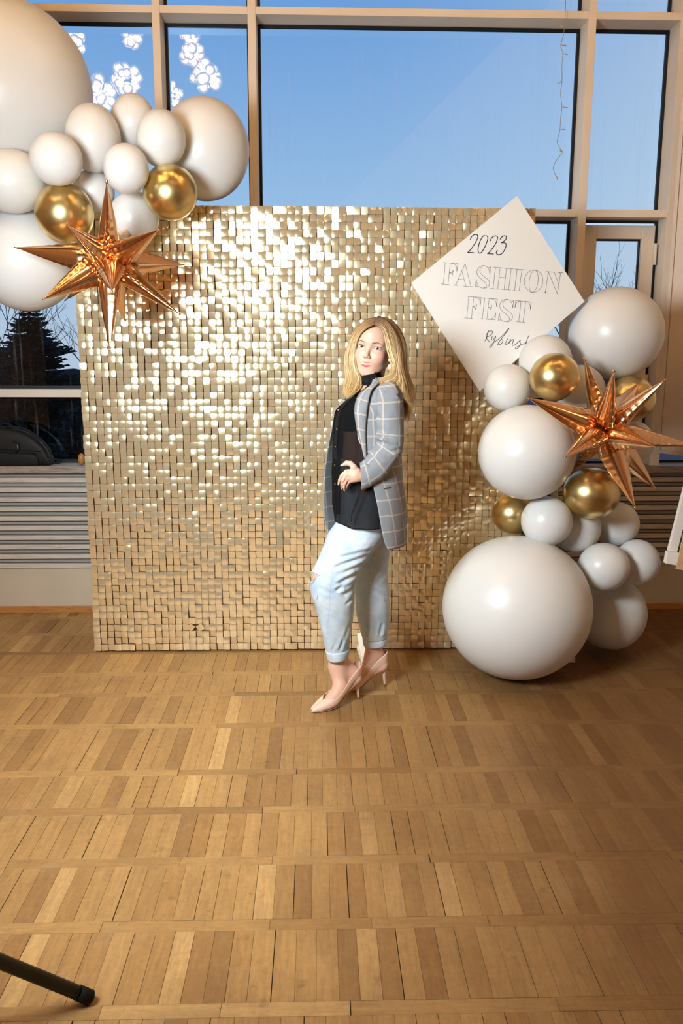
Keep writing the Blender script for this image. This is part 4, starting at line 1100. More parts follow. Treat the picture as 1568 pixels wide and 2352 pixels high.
for a_, b_, r0, r1 in LIPS: fld.cone(a_, b_, r0, r1, lipk)
fld.cone((0, -.022, -.07), (-.012, -.050, -.20), .052, .050, .03)                       # neck
Vh, Fh = fld.nets(); nh = len(Vh)
x, y, z = Vh[:, 0], Vh[:, 1], Vh[:, 2]
ld = np.full(nh, 9.0)
for a_, b_, r0, r1 in LIPS:
    a_, b_ = np.array(a_), np.array(b_); ba = b_-a_; t_ = np.clip((Vh-a_)@ba/(ba@ba), 0, 1); ld = np.minimum(ld, np.linalg.norm(Vh-a_-t_[:, None]*ba, axis=1)-(r0+(r1-r0)*t_))
lips = np.clip(1-(ld-.0014)/.0012, 0, 1)*(y > .070)
teeth = np.exp(-((z+.0660-.20*np.abs(x))/.0014)**4)*np.exp(-(np.abs(x)/.0185)**6)*(y > .07)
lips = lips*(1-teeth)
blush = .40*np.exp(-(((np.abs(x)-.044)/.02)**2+((z+.034)/.02)**2))*(y > .03)+.22*np.exp(-((x/.010)**2+((z+.036)/.010)**2))*(y > .09)
mole = np.exp(-(((x+.010)/.0016)**2+((z+.087)/.0016)**2))*(y > .05)
toneH = np.stack([np.clip(lips*.95+mole*.7, 0, 1), blush, teeth*.92], 1)
VhW = HO+Vh@HM.T
# ---------------- body: torso, legs, feet, arm (mostly under the clothes)
bf = Field((-.20, 3.28, -.01), (.62, 3.98, 1.50), .0045)
def Q(px, py, Y): return PY(px, py, Y)
neck0 = hw((-.012, -.052, -.19))
chest = Q(842, 950, 3.60); waist = Q(838, 1040, 3.60); hipc = Q(835, 1150, 3.60)
bf.cone(neck0+np.array([0, 0, .03]), Q(862, 895, 3.60), .05, .06, .04)
for dy, dx in ((-.085, 10), (-.03, -8), (.03, -8), (.085, 0)):
    bf.cone(Q(858+dx, 918, 3.60+dy), Q(840+dx*.6, 985, 3.60+dy*.8), .058, .07, .05)
    bf.cone(Q(840+dx*.6, 985, 3.60+dy*.8), Q(836, 1045, 3.60+dy*.62), .07, .070, .05)
    bf.cone(Q(836, 1045, 3.60+dy*.62), Q(840, 1140, 3.60+dy*.9), .070, .066, .05)
near_leg = [Q(838, 1180, 3.56), Q(759, 1322, 3.515), Q(772, 1420, 3.545), Q(776, 1522, 3.585)]
far_leg = [Q(850, 1165, 3.69), Q(852, 1320, 3.70), Q(856, 1410, 3.74), Q(858, 1500, 3.765)]
bf.chain(near_leg, [.080, .0775, .050, .0385], .02); bf.chain(far_leg, [.085, .056, .048, .0375], .03)
# near arm inside the sleeve
bf.chain([Q(893, 900, 3.455), Q(898, 1020, 3.445), Q(838, 1090, 3.42)], [.042, .038, .026], .02)
# feet inside the shoes
HN, TN = PZ(823, 1606, 0.0), PZ(717, 1637, 0.0)
HF, TF = PZ(883.5, 1575.5, 0.0), PZ(772, 1588, 0.0)
def foot_axis(H, T, f): return T+(H-T)*f
def skin_foot(H, T, ank):
    ax = (T-H)/np.linalg.norm(T-H)
    heel = foot_axis(H, T, .93)+np.array([0, 0, .105]); ball = foot_axis(H, T, .42)+np.array([0, 0, .034]); toe = foot_axis(H, T, .22)+np.array([0, 0, .024])
    ins = foot_axis(H, T, .60)+np.array([0, 0, .085])
    bf.cone(ank, heel, .037, .027, .02); bf.cone(ank+ax*.008, ins, .036, .030, .025); bf.cone(ins, ball, .030, .027, .02); bf.cone(ball, toe, .027, .014, .015); bf.cone(heel, ball, .024, .024, .02)
    bf.cone(ank+np.array([0, 0, .05]), heel+np.array([0, 0, .03])-ax*.004, .022, .018, .02)
skin_foot(HN, TN, Q(777, 1532, 3.59)); skin_foot(HF, TF, Q(860, 1508, 3.765))
Vb, Fb = bf.nets()
# ---------------- body: near hand
hf = Field(Q(836, 1135, 3.50)-np.array([.17, .13, .02]), Q(836, 1050, 3.50)+np.array([.02, .05, .02]), .0013)
YH = 3.405
wr = Q(830, 1092, YH+.012)
hf.cone(wr, Q(816, 1091, YH+.004), .0225, .0225, .012); hf.cone(Q(836, 1096, YH+.015), wr, .0235, .0225, .01)
mc = {'i': Q(795, 1083, YH), 'm': Q(795, 1091, YH-.004), 'r': Q(797, 1099, YH-.002), 'p': Q(801, 1106, YH+.006)}
for kf, r in (('i', .0088), ('m', .0090), ('r', .0086), ('p', .0078)):
    b0 = Q(819, 1083+{'i': 0, 'm': 5, 'r': 11, 'p': 16}[kf], YH+.004); hf.cone(b0, mc[kf], .0135, r, .012)
fing = {'i': [mc['i'], Q(784.5, 1093, YH+.000), Q(780.0, 1102, YH+.010), Q(778.2, 1108.5, YH+.018)],
        'm': [mc['m'], Q(787.5, 1103, YH-.004), Q(785.2, 1112, YH+.008), Q(784.6, 1118, YH+.018)],
        'r': [mc['r'], Q(791.5, 1110, YH-.001), Q(790.2, 1118, YH+.011), Q(790.6, 1123, YH+.02)],
        'p': [mc['p'], Q(797, 1113, YH+.008), Q(795.5, 1118.5, YH+.018), Q(795.5, 1121, YH+.026)]}
for kf, r in (('i', .0078), ('m', .0080), ('r', .0076), ('p', .0068)):
    hf.chain(fing[kf], [r*1.12, r*.96, r*.84, r*.68], .0022)
thumb = [Q(819, 1081, YH+.002), Q(812, 1072.5, YH-.002), Q(805, 1065, YH+.002), Q(796, 1063.5, YH+.010), Q(788, 1067.5, YH+.016)]
hf.chain(thumb, [.0140, .0112, .0096, .0086, .0060], .008)
Vf, Ff = hf.nets()
Vall = np.concatenate([VhW, Vb, Vf]); Fall = np.concatenate([Fh, Fb+nh, Ff+nh+len(Vb)])
tone = np.zeros((len(Vall), 3)); tone[:nh] = toneH
# knuckle / fingertip warmth
for kf in fing:
    for q, w_ in ((1, .3), (3, .35)):
        d = np.linalg.norm(Vall-fing[kf][q], axis=1); tone[:, 1] += w_*np.exp(-(d/.011)**2)
body = np_mesh('body', Vall, Fall, M_SKIN, woman)
a = body.data.attributes.new('tone', 'FLOAT_COLOR', 'POINT'); a.data.foreach_set('color', np.concatenate([np.clip(tone, 0, 1), np.ones((len(Vall), 1))], 1).astype(np.float32).ravel())
for kf in list(fing)+['t']:
    ch = thumb if kf == 't' else fing[kf]; d = ch[-1]-ch[-2]; d /= np.linalg.norm(d)
    out = np.array([-.2, -1.0, .1]) if kf != 't' else np.array([-.2, -.7, .7]); out = out-d*(out@d); out /= np.linalg.norm(out); sd = np.cross(d, out)
    c = ch[-1]+d*.004+out*(.0034 if kf != 't' else .0042); G = []
    for i in range(6):
        u = i/5; wv = .0036*(1-.55*max(0, u-.5)*2)
        G.append([c+d*(u*.014-.006)+sd*wv*(j/2-1)+out*(.0012*(1-(j/2-1)**2)-.0012*u*u) for j in range(5)])
    MB().grid(G).build('fingernail', M_NAIL, body, smooth=True)

# ---------------- face details
def face_y(x, z):
    lo, hi = .02, .135
    yv = hi
    while yv > lo and fld.at((x, yv, z)) > 0: yv -= .001
    return yv
for s in (-1, 1):
    ec = np.array([s*.0315, .0655, -.001]); R_ = .0150
    m = MB(); G = []
    for i in range(13):
        th = pi/2*i/12*1.1; G.append([hw(ec+R_*np.array([sin(th)*cos(p), cos(th), sin(th)*sin(p)])) for p in [2*pi*j/24 for j in range(24)]])
    m.grid(G, True); eye = m.build('eye', M_EYEW, woman, smooth=True)
    # iris looks to the camera
    gz = np.linalg.inv(HM)@to_cam; gz /= np.linalg.norm(gz); gz[1] += .35; gz /= np.linalg.norm(gz)
    e1 = np.cross(gz, [0, 0, 1.0]); e1 /= np.linalg.norm(e1); e2 = np.cross(e1, gz); m = MB(); G = []; rv = []
    for i in range(9):
        th = i/8*.42; G.append([hw(ec+(R_+.0004)*(gz*cos(th)+(e1*cos(p)+e2*sin(p))*sin(th))) for p in [2*pi*j/20 for j in range(20)]]); rv += [i/8]*20
    m.grid(G, True); ir = m.build('iris', M_IRIS, eye, smooth=True)
    at = ir.data.attributes.new('rad', 'FLOAT', 'POINT'); at.data.foreach_set('value', rv)
    # brow
    m = MB(); pts = []; rr = []
    for i in range(11):
        u = i/10; bx = s*(.0135+.036*u); bz = .0165+.0045*sin(min(1, u*1.1)*pi*.6)-.0050*max(0, u-.62)/.38; pts.append(hw((bx, face_y(bx, bz)+.0001, bz))); rr.append(.0030*(1-.78*u**2)*min(1, .55+u*3)+.0003)
    m.tube(pts, rr, 8, flat=.6); m.build('eyebrow', M_BROW, woman, smooth=True)
    # lash line along the upper lid + crease
    m = MB(); pts = []
    for i in range(11):
        u = i/10*2-1; bx = s*.0315+u*.0138; bz = -.0010+.0056*(1-u*u)**.7*1.0+(.0012*max(0, u*s)**2); pts.append(hw((bx, max(face_y(bx, bz+.0012), .070)+.0006, bz+.0006)))
    m.tube(pts, [.0006, .0009, .0011, .0012, .0013, .0013, .0013, .0013, .0012, .0010, .0007], 6); m.build('upper_lashes', M_LASH, woman, smooth=True)
    m = MB(); pts = []
    for i in range(9):
        u = i/8*2-1; bx = s*.0315+u*.0118; bz = -.0020-.0046*(1-u*u)**.7; pts.append(hw((bx, max(face_y(bx, bz-.0014), .068)+.0002, bz)))
    m.tube(pts, .00045, 5); m.build('lower_lashes', M_LASH, woman, smooth=True)
er = hw((.0775, -.004, -.045)); er = PY(894.5, 827, 3.484)
MB().ball(er, .0062, 14, 10).build('earring', M_PEARL, woman, smooth=True)

# ---------------- lofted garments
def loft(rows, n, expo=1.0, wr=0.0, ws=9.0, seed=0, a0=0.0, a1=2*pi, off=0.0, sub=4):
    """rows: (front_px, front_py, back_px, back_py, Yc, b). Returns ring grid and uv (metres)."""
    R_ = np.array(rows, float); S = catmull(R_, sub); G = []; UV = []; vacc = 0; prev = None
    for r in S:
        f, b = PY(r[0], r[1], r[4]), PY(r[2], r[3], r[4]); c = (f+b)/2; a = (b-f)/2; al = np.linalg.norm(a); ring = []; us = []
        dv = np.array([0, 1.0, 0])
        for k in range(n+1):
            t = a0+(a1-a0)*k/n; ca, sa = cos(t), sin(t)
            ca2 = np.sign(ca)*abs(ca)**expo; sa2 = np.sign(sa)*abs(sa)**expo
            p = c+a*(1+off/al)*ca2-dv*(r[5]+off)*sa2
            if wr:
                nn = a/al*ca-dv*sa; p = p+nn*(wr*(wave(p*np.array([1, 1, .55]), ws, seed)+.5*wave(p, ws*2.3, seed+5)))
            ring.append(p); us.append((t)*(al+r[5])/2)
        if prev is not None: vacc += np.linalg.norm(c-prev)
        prev = c; G.append(ring); UV.append([(u, vacc) for u in us])
    return G, UV
def solid(o, th, off=0.0):
    md = o.modifiers.new('thickness', 'SOLIDIFY'); md.thickness = th; md.offset = off; return o
# jeans
NEAR = [(779, 1050, 900, 1052, 3.59, .108), (779, 1105, 903, 1110, 3.585, .118), (779, 1150, 903, 1155, 3.575, .124), (777, 1190, 896, 1196, 3.555, .124), (755, 1225, 880, 1238, 3.54, .118), (741, 1258, 852, 1270, 3.53, .105), (728, 1288, 831, 1302, 3.52, .094),
        (716, 1314, 817, 1330, 3.51, .086), (711, 1337, 814, 1352, 3.512, .083), (715, 1367, 814, 1378, 3.52, .081), (726, 1402, 811, 1410, 3.535, .077), (737, 1445, 807, 1442, 3.55, .070), (746, 1484, 802.5, 1480, 3.565, .060), (749, 1498, 802, 1493, 3.57, .056)]
FAR = [(792, 1105, 900, 1110, 3.63, .095), (792, 1150, 903, 1155, 3.65, .105), (800, 1200, 906, 1200, 3.685, .11), (812, 1250, 897, 1252, 3.69, .10), (813, 1318, 889.5, 1318, 3.70, .088), (814, 1360, 893.5, 1363, 3.715, .084), (818, 1409, 894, 1400, 3.73, .078), (826, 1441, 891.5, 1438, 3.745, .068), (833, 1467, 888.5, 1463, 3.755, .058)]
jeans = empty('unused', (0, 0, 0)); bpy.data.objects.remove(jeans)
def leg_fold(G, amp, seed, knee):
    """oblique drag folds behind the knee and above the hem"""
    for i, r in enumerate(G):
        for k in range(len(r)):
            p = r[k]; d = np.linalg.norm((p-knee)*np.array([1, .6, 1])); s = (p[0]-knee[0])*26+(p[2]-knee[2])*62
            w_ = amp*math.exp(-(d/.13)**2)*(sin(s+seed)*.8+.5*sin(s*1.9+1+seed))
            c = np.mean(r, axis=0); nn = p-c; nn /= np.linalg.norm(nn)+1e-9; r[k] = p+nn*w_
def proj_px(p):
    v = np.array(p)-CAM; z_ = v@FWD; return IMW/2+FPX*(v@RGT)/z_, IMH/2-FPX*(v@UPV)/z_
def creases(G, segs):
    """cloth creases: valley lines given in the view of the photograph, pressed into the cloth surface that faces it"""
    for r in G:
        c = np.mean(r, axis=0)
        for k in range(len(r)):
            p = r[k]; nn = p-c; nn = nn/(np.linalg.norm(nn)+1e-9)
            if nn[1] > -.05: continue
            x_, y_ = proj_px(p); w_ = 0.0
            for ax, ay, bx, by, dep, wid in segs:
                dx, dy = bx-ax, by-ay; L2 = dx*dx+dy*dy; t_ = ((x_-ax)*dx+(y_-ay)*dy)/L2; tc = min(1, max(0, t_)); ex, ey = x_-ax-tc*dx, y_-ay-tc*dy
                sd_ = (ex*dy-ey*dx)/sqrt(L2); end = math.exp(-max(0, abs(t_-.5)-.38)**2*22) if 0 <= t_ <= 1 else math.exp(-((ex*ex+ey*ey)/(wid*wid)))*.3
                w_ += dep*(-math.exp(-(sd_/wid)**2)+.75*math.exp(-((abs(sd_)-wid*1.9)/(wid*1.1))**2))*end
            r[k] = p+nn*w_
# rip at the near knee: faces left out in a wedge at the front of the leg
G, UV = loft(NEAR, 120, .92, .0030, 11, 3, a0=-pi*.5, a1=1.5*pi, sub=11)
for r in UV:
    for k in range(len(r)): r[k] = (r[k][0]-pi/2*.0-(.5*pi)*.095, r[k][1])
creases(G, [(852, 1264, 782, 1281, .0045, 4), (846, 1274, 768, 1304, .005, 4.5), (836, 1296, 790, 1316, .003, 4), (818, 1318, 774, 1343, .006, 4.5), (786, 1346, 772, 1357, .007, 4), (812, 1352, 790, 1366, .004, 4), (808, 1375, 795, 1388, .003, 3), (788, 1470, 780, 1494, .004, 3), (768, 1480, 764, 1494, .002, 3), (800, 1440, 792, 1466, .002, 3.5), (745, 1290, 770, 1310, .002, 5), (735, 1350, 760, 1365, .002, 5)])
pj = MB(); n0 = len(G[0]); pj.v = [tuple(p) for r in G for p in r]; pj.uv = []
def in_rip(p, k):
    t = -pi*.5+2*pi*k/120
    if cos(t) > -.05: return False
    x_, y_ = proj_px(p)
    if x_ > 733: return False
    w0 = 1313+(x_-714)*.42; w1 = 1342-(x_-708)*.78
    return w0 < y_ < w1
for i in range(len(G)-1):
    for k in range(n0-1):
        c = (G[i][k]+G[i+1][k+1])/2
        if in_rip(c, k+.5): continue
        pj.f.append((i*n0+k, i*n0+k+1, (i+1)*n0+k+1, (i+1)*n0+k)); pj.mi.append(0); pj.uv += [UV[i][k], UV[i][k+1], UV[i+1][k+1], UV[i+1][k]]
jo = pj.build('jeans', M_DENIM, woman, smooth=True); solid(jo, .0025, -1)
G2, UV2 = loft(FAR, 96, .92, .0028, 11, 9, a0=-pi*.5, a1=1.5*pi, sub=11); creases(G2, [(855, 1352, 888, 1372, .004, 4), (886, 1318, 868, 1330, .004, 4), (877, 1432, 872, 1461, .004, 3), (892, 1440, 884, 1462, .003, 3), (850, 1430, 846, 1462, .003, 3), (893, 1290, 872, 1300, .003, 4), (832, 1425, 842, 1455, .003, 3)])
UV2 = [[(u-.5*pi*.09, v) for u, v in r] for r in UV2]
lo_ = MB(); lo_.grid(G2, uv=UV2); l2 = lo_.build('far_jeans_leg', M_DENIM, jo, smooth=True); solid(l2, .0025, -1)
# frayed edge threads of the rip
m = MB(); R = random.Random(4)
for q in range(26):
    u = R.random(); lowr = R.random() < .6
    x0 = 708+u*25; y0 = (1342-(x0-708)*.78) if lowr else 1313+(x0-714)*.42
    p = PY(x0, y0, 3.452+.03*abs(u-.9)); m.tube([p, p+np.array([R.uniform(-.008, .004), -.003, R.uniform(-.006, .008)]), p+np.array([R.uniform(-.013, .004), -.001, R.uniform(-.012, .012)])], .0006, 4)
m.build('frayed_threads', paint('white_cotton_thread', srgb(232, 230, 226), .8, .03), jo)
m = MB(); 
m.tube(catmull([PY(x_, y_, 3.452) for x_, y_ in ((731, 1324), (732, 1340), (730, 1360), (727, 1376))], 5), .0009, 5)
m.tube(catmull([PY(x_, y_, 3.452) for x_, y_ in ((732, 1325), (722, 1330), (713, 1336), (707, 1341))], 5), .0012, 5); m.build('rip_edge', paint('worn_denim_edge', srgb(168, 166, 160), .8, .05), jo)
# turned-up cuffs
def cuff(rows, seed):
    Gc, Uc = loft(rows, 56, .95, .0018, 18, seed, sub=3); m = MB(); m.grid(Gc, uv=[[(u+.3, v) for u, v in r] for r in Uc]); o = m.build('cuff', M_DENIM, jo, smooth=True); solid(o, .006, -1); return Gc
cuff([(746.5, 1493, 803.5, 1487.5, 3.57, .060), (749, 1504, 801.5, 1499, 3.572, .060), (751.5, 1514.5, 799, 1509.5, 3.574, .0575)], 2)
cuff([(832, 1466.5, 889.5, 1462, 3.757, .061), (833, 1474, 889, 1470, 3.758, .061), (834.5, 1482, 888, 1478.5, 3.76, .059)], 6)
# blouse (sheer) and the black top under it
TORSO = [(842, 878, 886, 870, 3.585, .075), (826, 894, 905, 884, 3.59, .125), (800, 915, 915, 905, 3.595, .150), (779, 935, 918, 930, 3.60, .155), (769, 955, 918, 952, 3.60, .150), (766, 985, 914, 985, 3.60, .140), (763.5, 1023, 908, 1023, 3.595, .130),
         (762.5, 1060, 908, 1060, 3.59, .138), (763, 1100, 912, 1100, 3.585, .150), (764, 1140, 914, 1140, 3.578, .164), (765, 1165, 914, 1165, 3.575, .170), (768.5, 1189, 912, 1189, 3.572, .172)]
def vfold(G, amp, freq, seed, z0, z1):
    for r in G:
        for k in range(len(r)):
            p = r[k]; f = min(1, max(0, (z0-p[2])/(z0-z1))); c = np.mean(r, axis=0); nn = p-c; nn /= np.linalg.norm(nn)+1e-9
            r[k] = p+nn*amp*f*(sin(k*freq+2.2*wave(p, 4, seed)*2+p[2]*6)+.6*wave(p, 24, seed))
Gb, Ub = loft(TORSO, 110, .94, .0016, 14, 31, sub=5); vfold(Gb, .0048, .55, 2, float(PY(800, 960, 3.5)[2]), float(PY(800, 1150, 3.5)[2]))
for i in range(len(Gb)):
    fr_ = max(0, (i-(len(Gb)-14))/13)
    for k in range(len(Gb[i])): Gb[i][k] = Gb[i][k]-np.array([0, 0, .016*fr_*max(0, sin(2*pi*k/110))**1.5])
m = MB(); m.grid(Gb, uv=Ub); blouse = m.build('blouse', M_SHEER, woman, smooth=True)
m = MB(); m.tube(Gb[-1], .0024, 6, cap=False); m.build('hem', M_BLACK, blouse, smooth=True)
m = MB(); m.tube(catmull([PY(x_, y_, 3.418) for x_, y_ in ((823, 1118), (822, 1135), (817, 1155), (808, 1180), (806, 1200))], 5), .0045, 6, flat=.4); m.build('side_seam', M_BLACK, blouse, smooth=True)
plk = [(802, 912), (780, 935), (771, 958), (768, 990), (766, 1023), (765.5, 1060), (766, 1100), (768, 1140), (772, 1180)]
Pk = catmull([PY(x_+4, y_, 3.545) for x_, y_ in plk], 5); m = MB(); m.grid([[p+np.array([-.004, .02, 0]), p+np.array([-.006, 0, 0]), p+np.array([.006, -.022, 0])] for p in Pk]); m.build('button_placket', M_BLACK, blouse, smooth=True)
for x_, y_ in ((774, 942), (771, 986), (768, 1026), (766.5, 1068), (767, 1112), (782, 922)):
    MB().ball(PY(x_+2.5, y_, 3.525), .0032, 8, 6).build('button', M_GOLDJ, blouse, smooth=True)
Gt, Ut = loft([r for r in TORSO[:6]], 80, .94, 0, off=-.004, sub=4); m = MB(); m.grid(Gt); m.build('black_top', M_BLACK, woman, smooth=True)
# blouse collar
CO = [(832, 886, 876, 872, 3.58, .072), (833, 874, 875, 862, 3.575, .064), (836, 862, 872, 853, 3.575, .060)]
Gc, Uc = loft(CO, 48, 1.0, .001, 20, 1, sub=4); m = MB(); m.grid(Gc); o = m.build('collar', M_BLACK, blouse, smooth=True); solid(o, .003)
m = MB(); 
G = [[PY(x_, y_, 3.505), PY(x2, y2, 3.497)] for x_, y_, x2, y2 in ((834, 862, 832, 872), (843, 862, 842, 886), (853, 860, 857, 884), (863, 855, 868, 872))]
m.grid(G); o = m.build('collar_leaf', M_BLACK, blouse, smooth=True); solid(o, .003)
Nk = catmull([PY(x_, y_, Y_) for x_, y_, Y_ in ((806, 906, 3.50), (812, 906, 3.488), (820, 900, 3.480), (826, 893, 3.478), (831, 885, 3.482))], 6)
m = MB()
for i, p in enumerate(Nk[::2]): m.ball(p, .0026, 6, 5)
m.build('necklace', M_GOLDJ, woman, smooth=True)

# blazer body: open ring from the near lapel edge round the back to the far front edge
JK = [ # py, near edge x, back x, near-edge sag, far edge x, front contour x (torso), Yc, b
 (868, 862, 898, 842, 3.60, .085), (882, 848, 910, 836, 3.60, .135), (900, 829, 921, 818, 3.60, .165), (918, 819, 926, 800, 3.60, .172), (942, 814.5, 927, 771, 3.60, .172), (985, 819.5, 925, 762, 3.60, .160), (1023, 829.5, 921, 754, 3.60, .152),
 (1060, 839, 921, 748, 3.595, .156), (1100, 850, 924, 743.5, 3.59, .166), (1151, 861, 930, 743, 3.59, .176), (1196, 869, 933, 745, 3.59, .182), (1226, 876, 933.5, 753, 3.59, .182), (1243, 884, 933, 764, 3.59, .18)]
JR = catmull(np.array(JK, float), 5); G = []; UV = []; vac = 0; prevc = None; NJ = 84
tfront = [(868, 842), (900, 815), (918, 797), (942, 770), (985, 766), (1023, 763), (1100, 763), (1160, 768), (1250, 776)]
def fx(yv): return float(np.interp(yv, [a_[0] for a_ in tfront], [a_[1] for a_ in tfront]))
for r in JR:
    py_, xe, xb, xf, Yc, b = r; x0 = fx(py_); xc, aa = (x0+xb)/2, (xb-x0)/2
    te = math.acos(max(-.98, min(.98, (xe-xc)/aa)))          # start angle on the near side
    ring = []; us = []; uacc = 0; pp = None
    tend = -pi*.86
    for k in range(NJ+1):
        t = te+(tend-te)*k/NJ
        px_ = xc+aa*cos(t); Y_ = Yc-b*(np.sign(sin(t))*abs(sin(t))**.92)
        if t < -pi*.62:
            f = (-pi*.62-t)/(pi*.24); f = min(1, f); px_ = px_*(1-f)+xf*f; Y_ = Y_*(1-f)+(Yc+.035)*f
        p = PY(px_, py_, Yc); p = np.array([p[0], Y_, p[2]])
        sg = 1 if t > 0 else .35
        d = np.array([cos(t), -sin(t), 0]); p = p+d*(.0042*wave(p*np.array([1, 1, .45]), 10, 77)+.002*wave(p, 22, 7))*sg
        if pp is not None: uacc += np.linalg.norm(p-pp)
        pp = p; ring.append(p); us.append(uacc)
    if prevc is not None: vac += abs(prevc-p[2])
    prevc = p[2]; ub = us[int(NJ*.42)]
    G.append(ring); UV.append([(u-ub, vac) for u in us])
m = MB(); m.grid(G, uv=UV); blazer = m.build('blazer', M_PLAID, woman, smooth=True); solid(blazer, .0035, 0)
# near lapel
LP = [(858, 866, 878, 868), (858, 866, 872, 876), (851, 884, 862, 887), (838, 894, 853, 897), (826, 903, 848, 913), (817, 922, 845, 928), (814, 942, 842.5, 948), (816, 965, 840.5, 970), (819.6, 986, 839.5, 990), (824.5, 1005, 839.5, 1006), (830, 1025, 840, 1026), (836.5, 1052, 841, 1053)]
def near_Y(px_, py_):
    best = None
    for r in JR:
        if best is None or abs(r[0]-py_) < abs(best[0]-py_): best = r
    xb = best[2]; x0 = fx(py_); xc, aa = (x0+xb)/2, (xb-x0)/2; c_ = max(-.99, min(.99, (px_-xc)/aa)); return best[4]-best[5]*(1-c_*c_)**.46
G = []; UV = []
va = 0
for i, r in enumerate(catmull(np.array(LP, float), 4)):
    row = []
    for j in range(9):
        u = j/8; px_ = r[0]+(r[2]-r[0])*u; py_ = r[1]+(r[3]-r[1])*u
        row.append(PY(px_, py_, near_Y(px_, py_)-.004-.012*sin(pi*min(1, u*1.0))*.6-.007*u))
    if i: va += np.linalg.norm(row[0]-G[-1][0])
    G.append(row); UV.append([(.020+j*.0062, va+.012) for j in range(9)])
m = MB(); m.grid(G, uv=UV); o = m.build('lapel', M_PLAID, blazer, smooth=True); solid(o, .004)
# pocket flap and dark pocket line on the near side
m = MB(); m.tube([PY(x_, y_, near_Y(x_, y_)-.006) for x_, y_ in ((882, 1122), (895, 1120.5), (911, 1116))], [.0022, .003, .0012], 6); m.build('pocket_welt', paint('dark_pocket_piping', srgb(52, 54, 60), .8, .05), blazer, smooth=True)
m = MB(); G = [[PY(x_, y_+dy, near_Y(x_, y_)-.0045) for x_, y_ in ((880, 1103), (888, 1102), (896, 1101), (904, 1099), (912, 1097))] for dy in (0, 9, 18)]; UV = [[(.01+.015*j, .004+.016*i) for j in range(5)] for i in range(3)]
m.grid(G, uv=UV); o = m.build('pocket_flap', M_PLAID, blazer, smooth=True); solid(o, .002)
# near sleeve
SL = [(884, 873, 894, 872, 3.475, .012), (872, 882, 908, 876, 3.472, .040), (863, 894, 917, 888, 3.468, .056), (859, 912, 923.5, 907, 3.463, .060), (859, 932, 926.5, 930, 3.460, .060), (860.5, 958, 927, 956, 3.457, .0575), (862, 985, 927.5, 986, 3.454, .055), (864.5, 1003, 927.5, 1015, 3.45, .054),
      (865, 1013, 921, 1044, 3.446, .054), (857, 1026, 903, 1070, 3.440, .053), (845.5, 1042, 880, 1098, 3.432, .050), (836, 1055, 856, 1115, 3.424, .046), (829, 1061.5, 838, 1124, 3.418, .043), (826, 1063, 830, 1126, 3.416, .042)]
G, UV = loft(SL, 96, .96, .0028, 16, 51, sub=9)
elb = PY(868, 1008, 3.40)
for i, r in enumerate(G):
    c = np.mean(r, axis=0)
    for k in range(len(r)):
        p = r[k]; d = np.linalg.norm(p-elb); nn = p-c; nn /= np.linalg.norm(nn)+1e-9
        s = (p[0]-elb[0])*40+(p[2]-elb[2])*95
        w_ = .0055*math.exp(-(d/.055)**2)*sin(s+1.2)+.0035*math.exp(-(((p[2]-PY(0, 905, 3.4)[2])/.03)**2))*sin(k*.5+p[0]*60)
        r[k] = p+nn*w_
creases(G, [(882, 899, 916, 909, .004, 3.5), (866, 1001, 892, 1004, .006, 3), (868, 1014, 910, 1026, .004, 3.5), (862, 940, 872, 965, .003, 3), (900, 1035, 925, 1030, .003, 4), (850, 1040, 880, 1058, .003, 4), (838, 1060, 850, 1066, .006, 3.5), (915, 905, 926, 922, .004, 3)])
UV = [[(u-.02, v+.01) for u, v in r] for r in UV]
m = MB(); m.grid(G, uv=UV); slv = m.build('sleeve', M_PLAID, blazer, smooth=True); solid(slv, .0035, -1)
# far sleeve, hanging behind the body (shows only from other sides)
SF = [(862, 880, 880, 878, 3.735, .02), (846, 896, 892, 892, 3.75, .05), (842, 930, 892, 930, 3.765, .055), (838, 1000, 886, 1000, 3.775, .05), (826, 1050, 872, 1060, 3.77, .046), (812, 1090, 852, 1105, 3.755, .042)]
Gs, Us = loft(SF, 40, .96, .002, 14, 61, sub=4); m = MB(); m.grid(Gs, uv=Us); o = m.build('sleeve', M_PLAID, blazer, smooth=True); solid(o, .0035, -1)

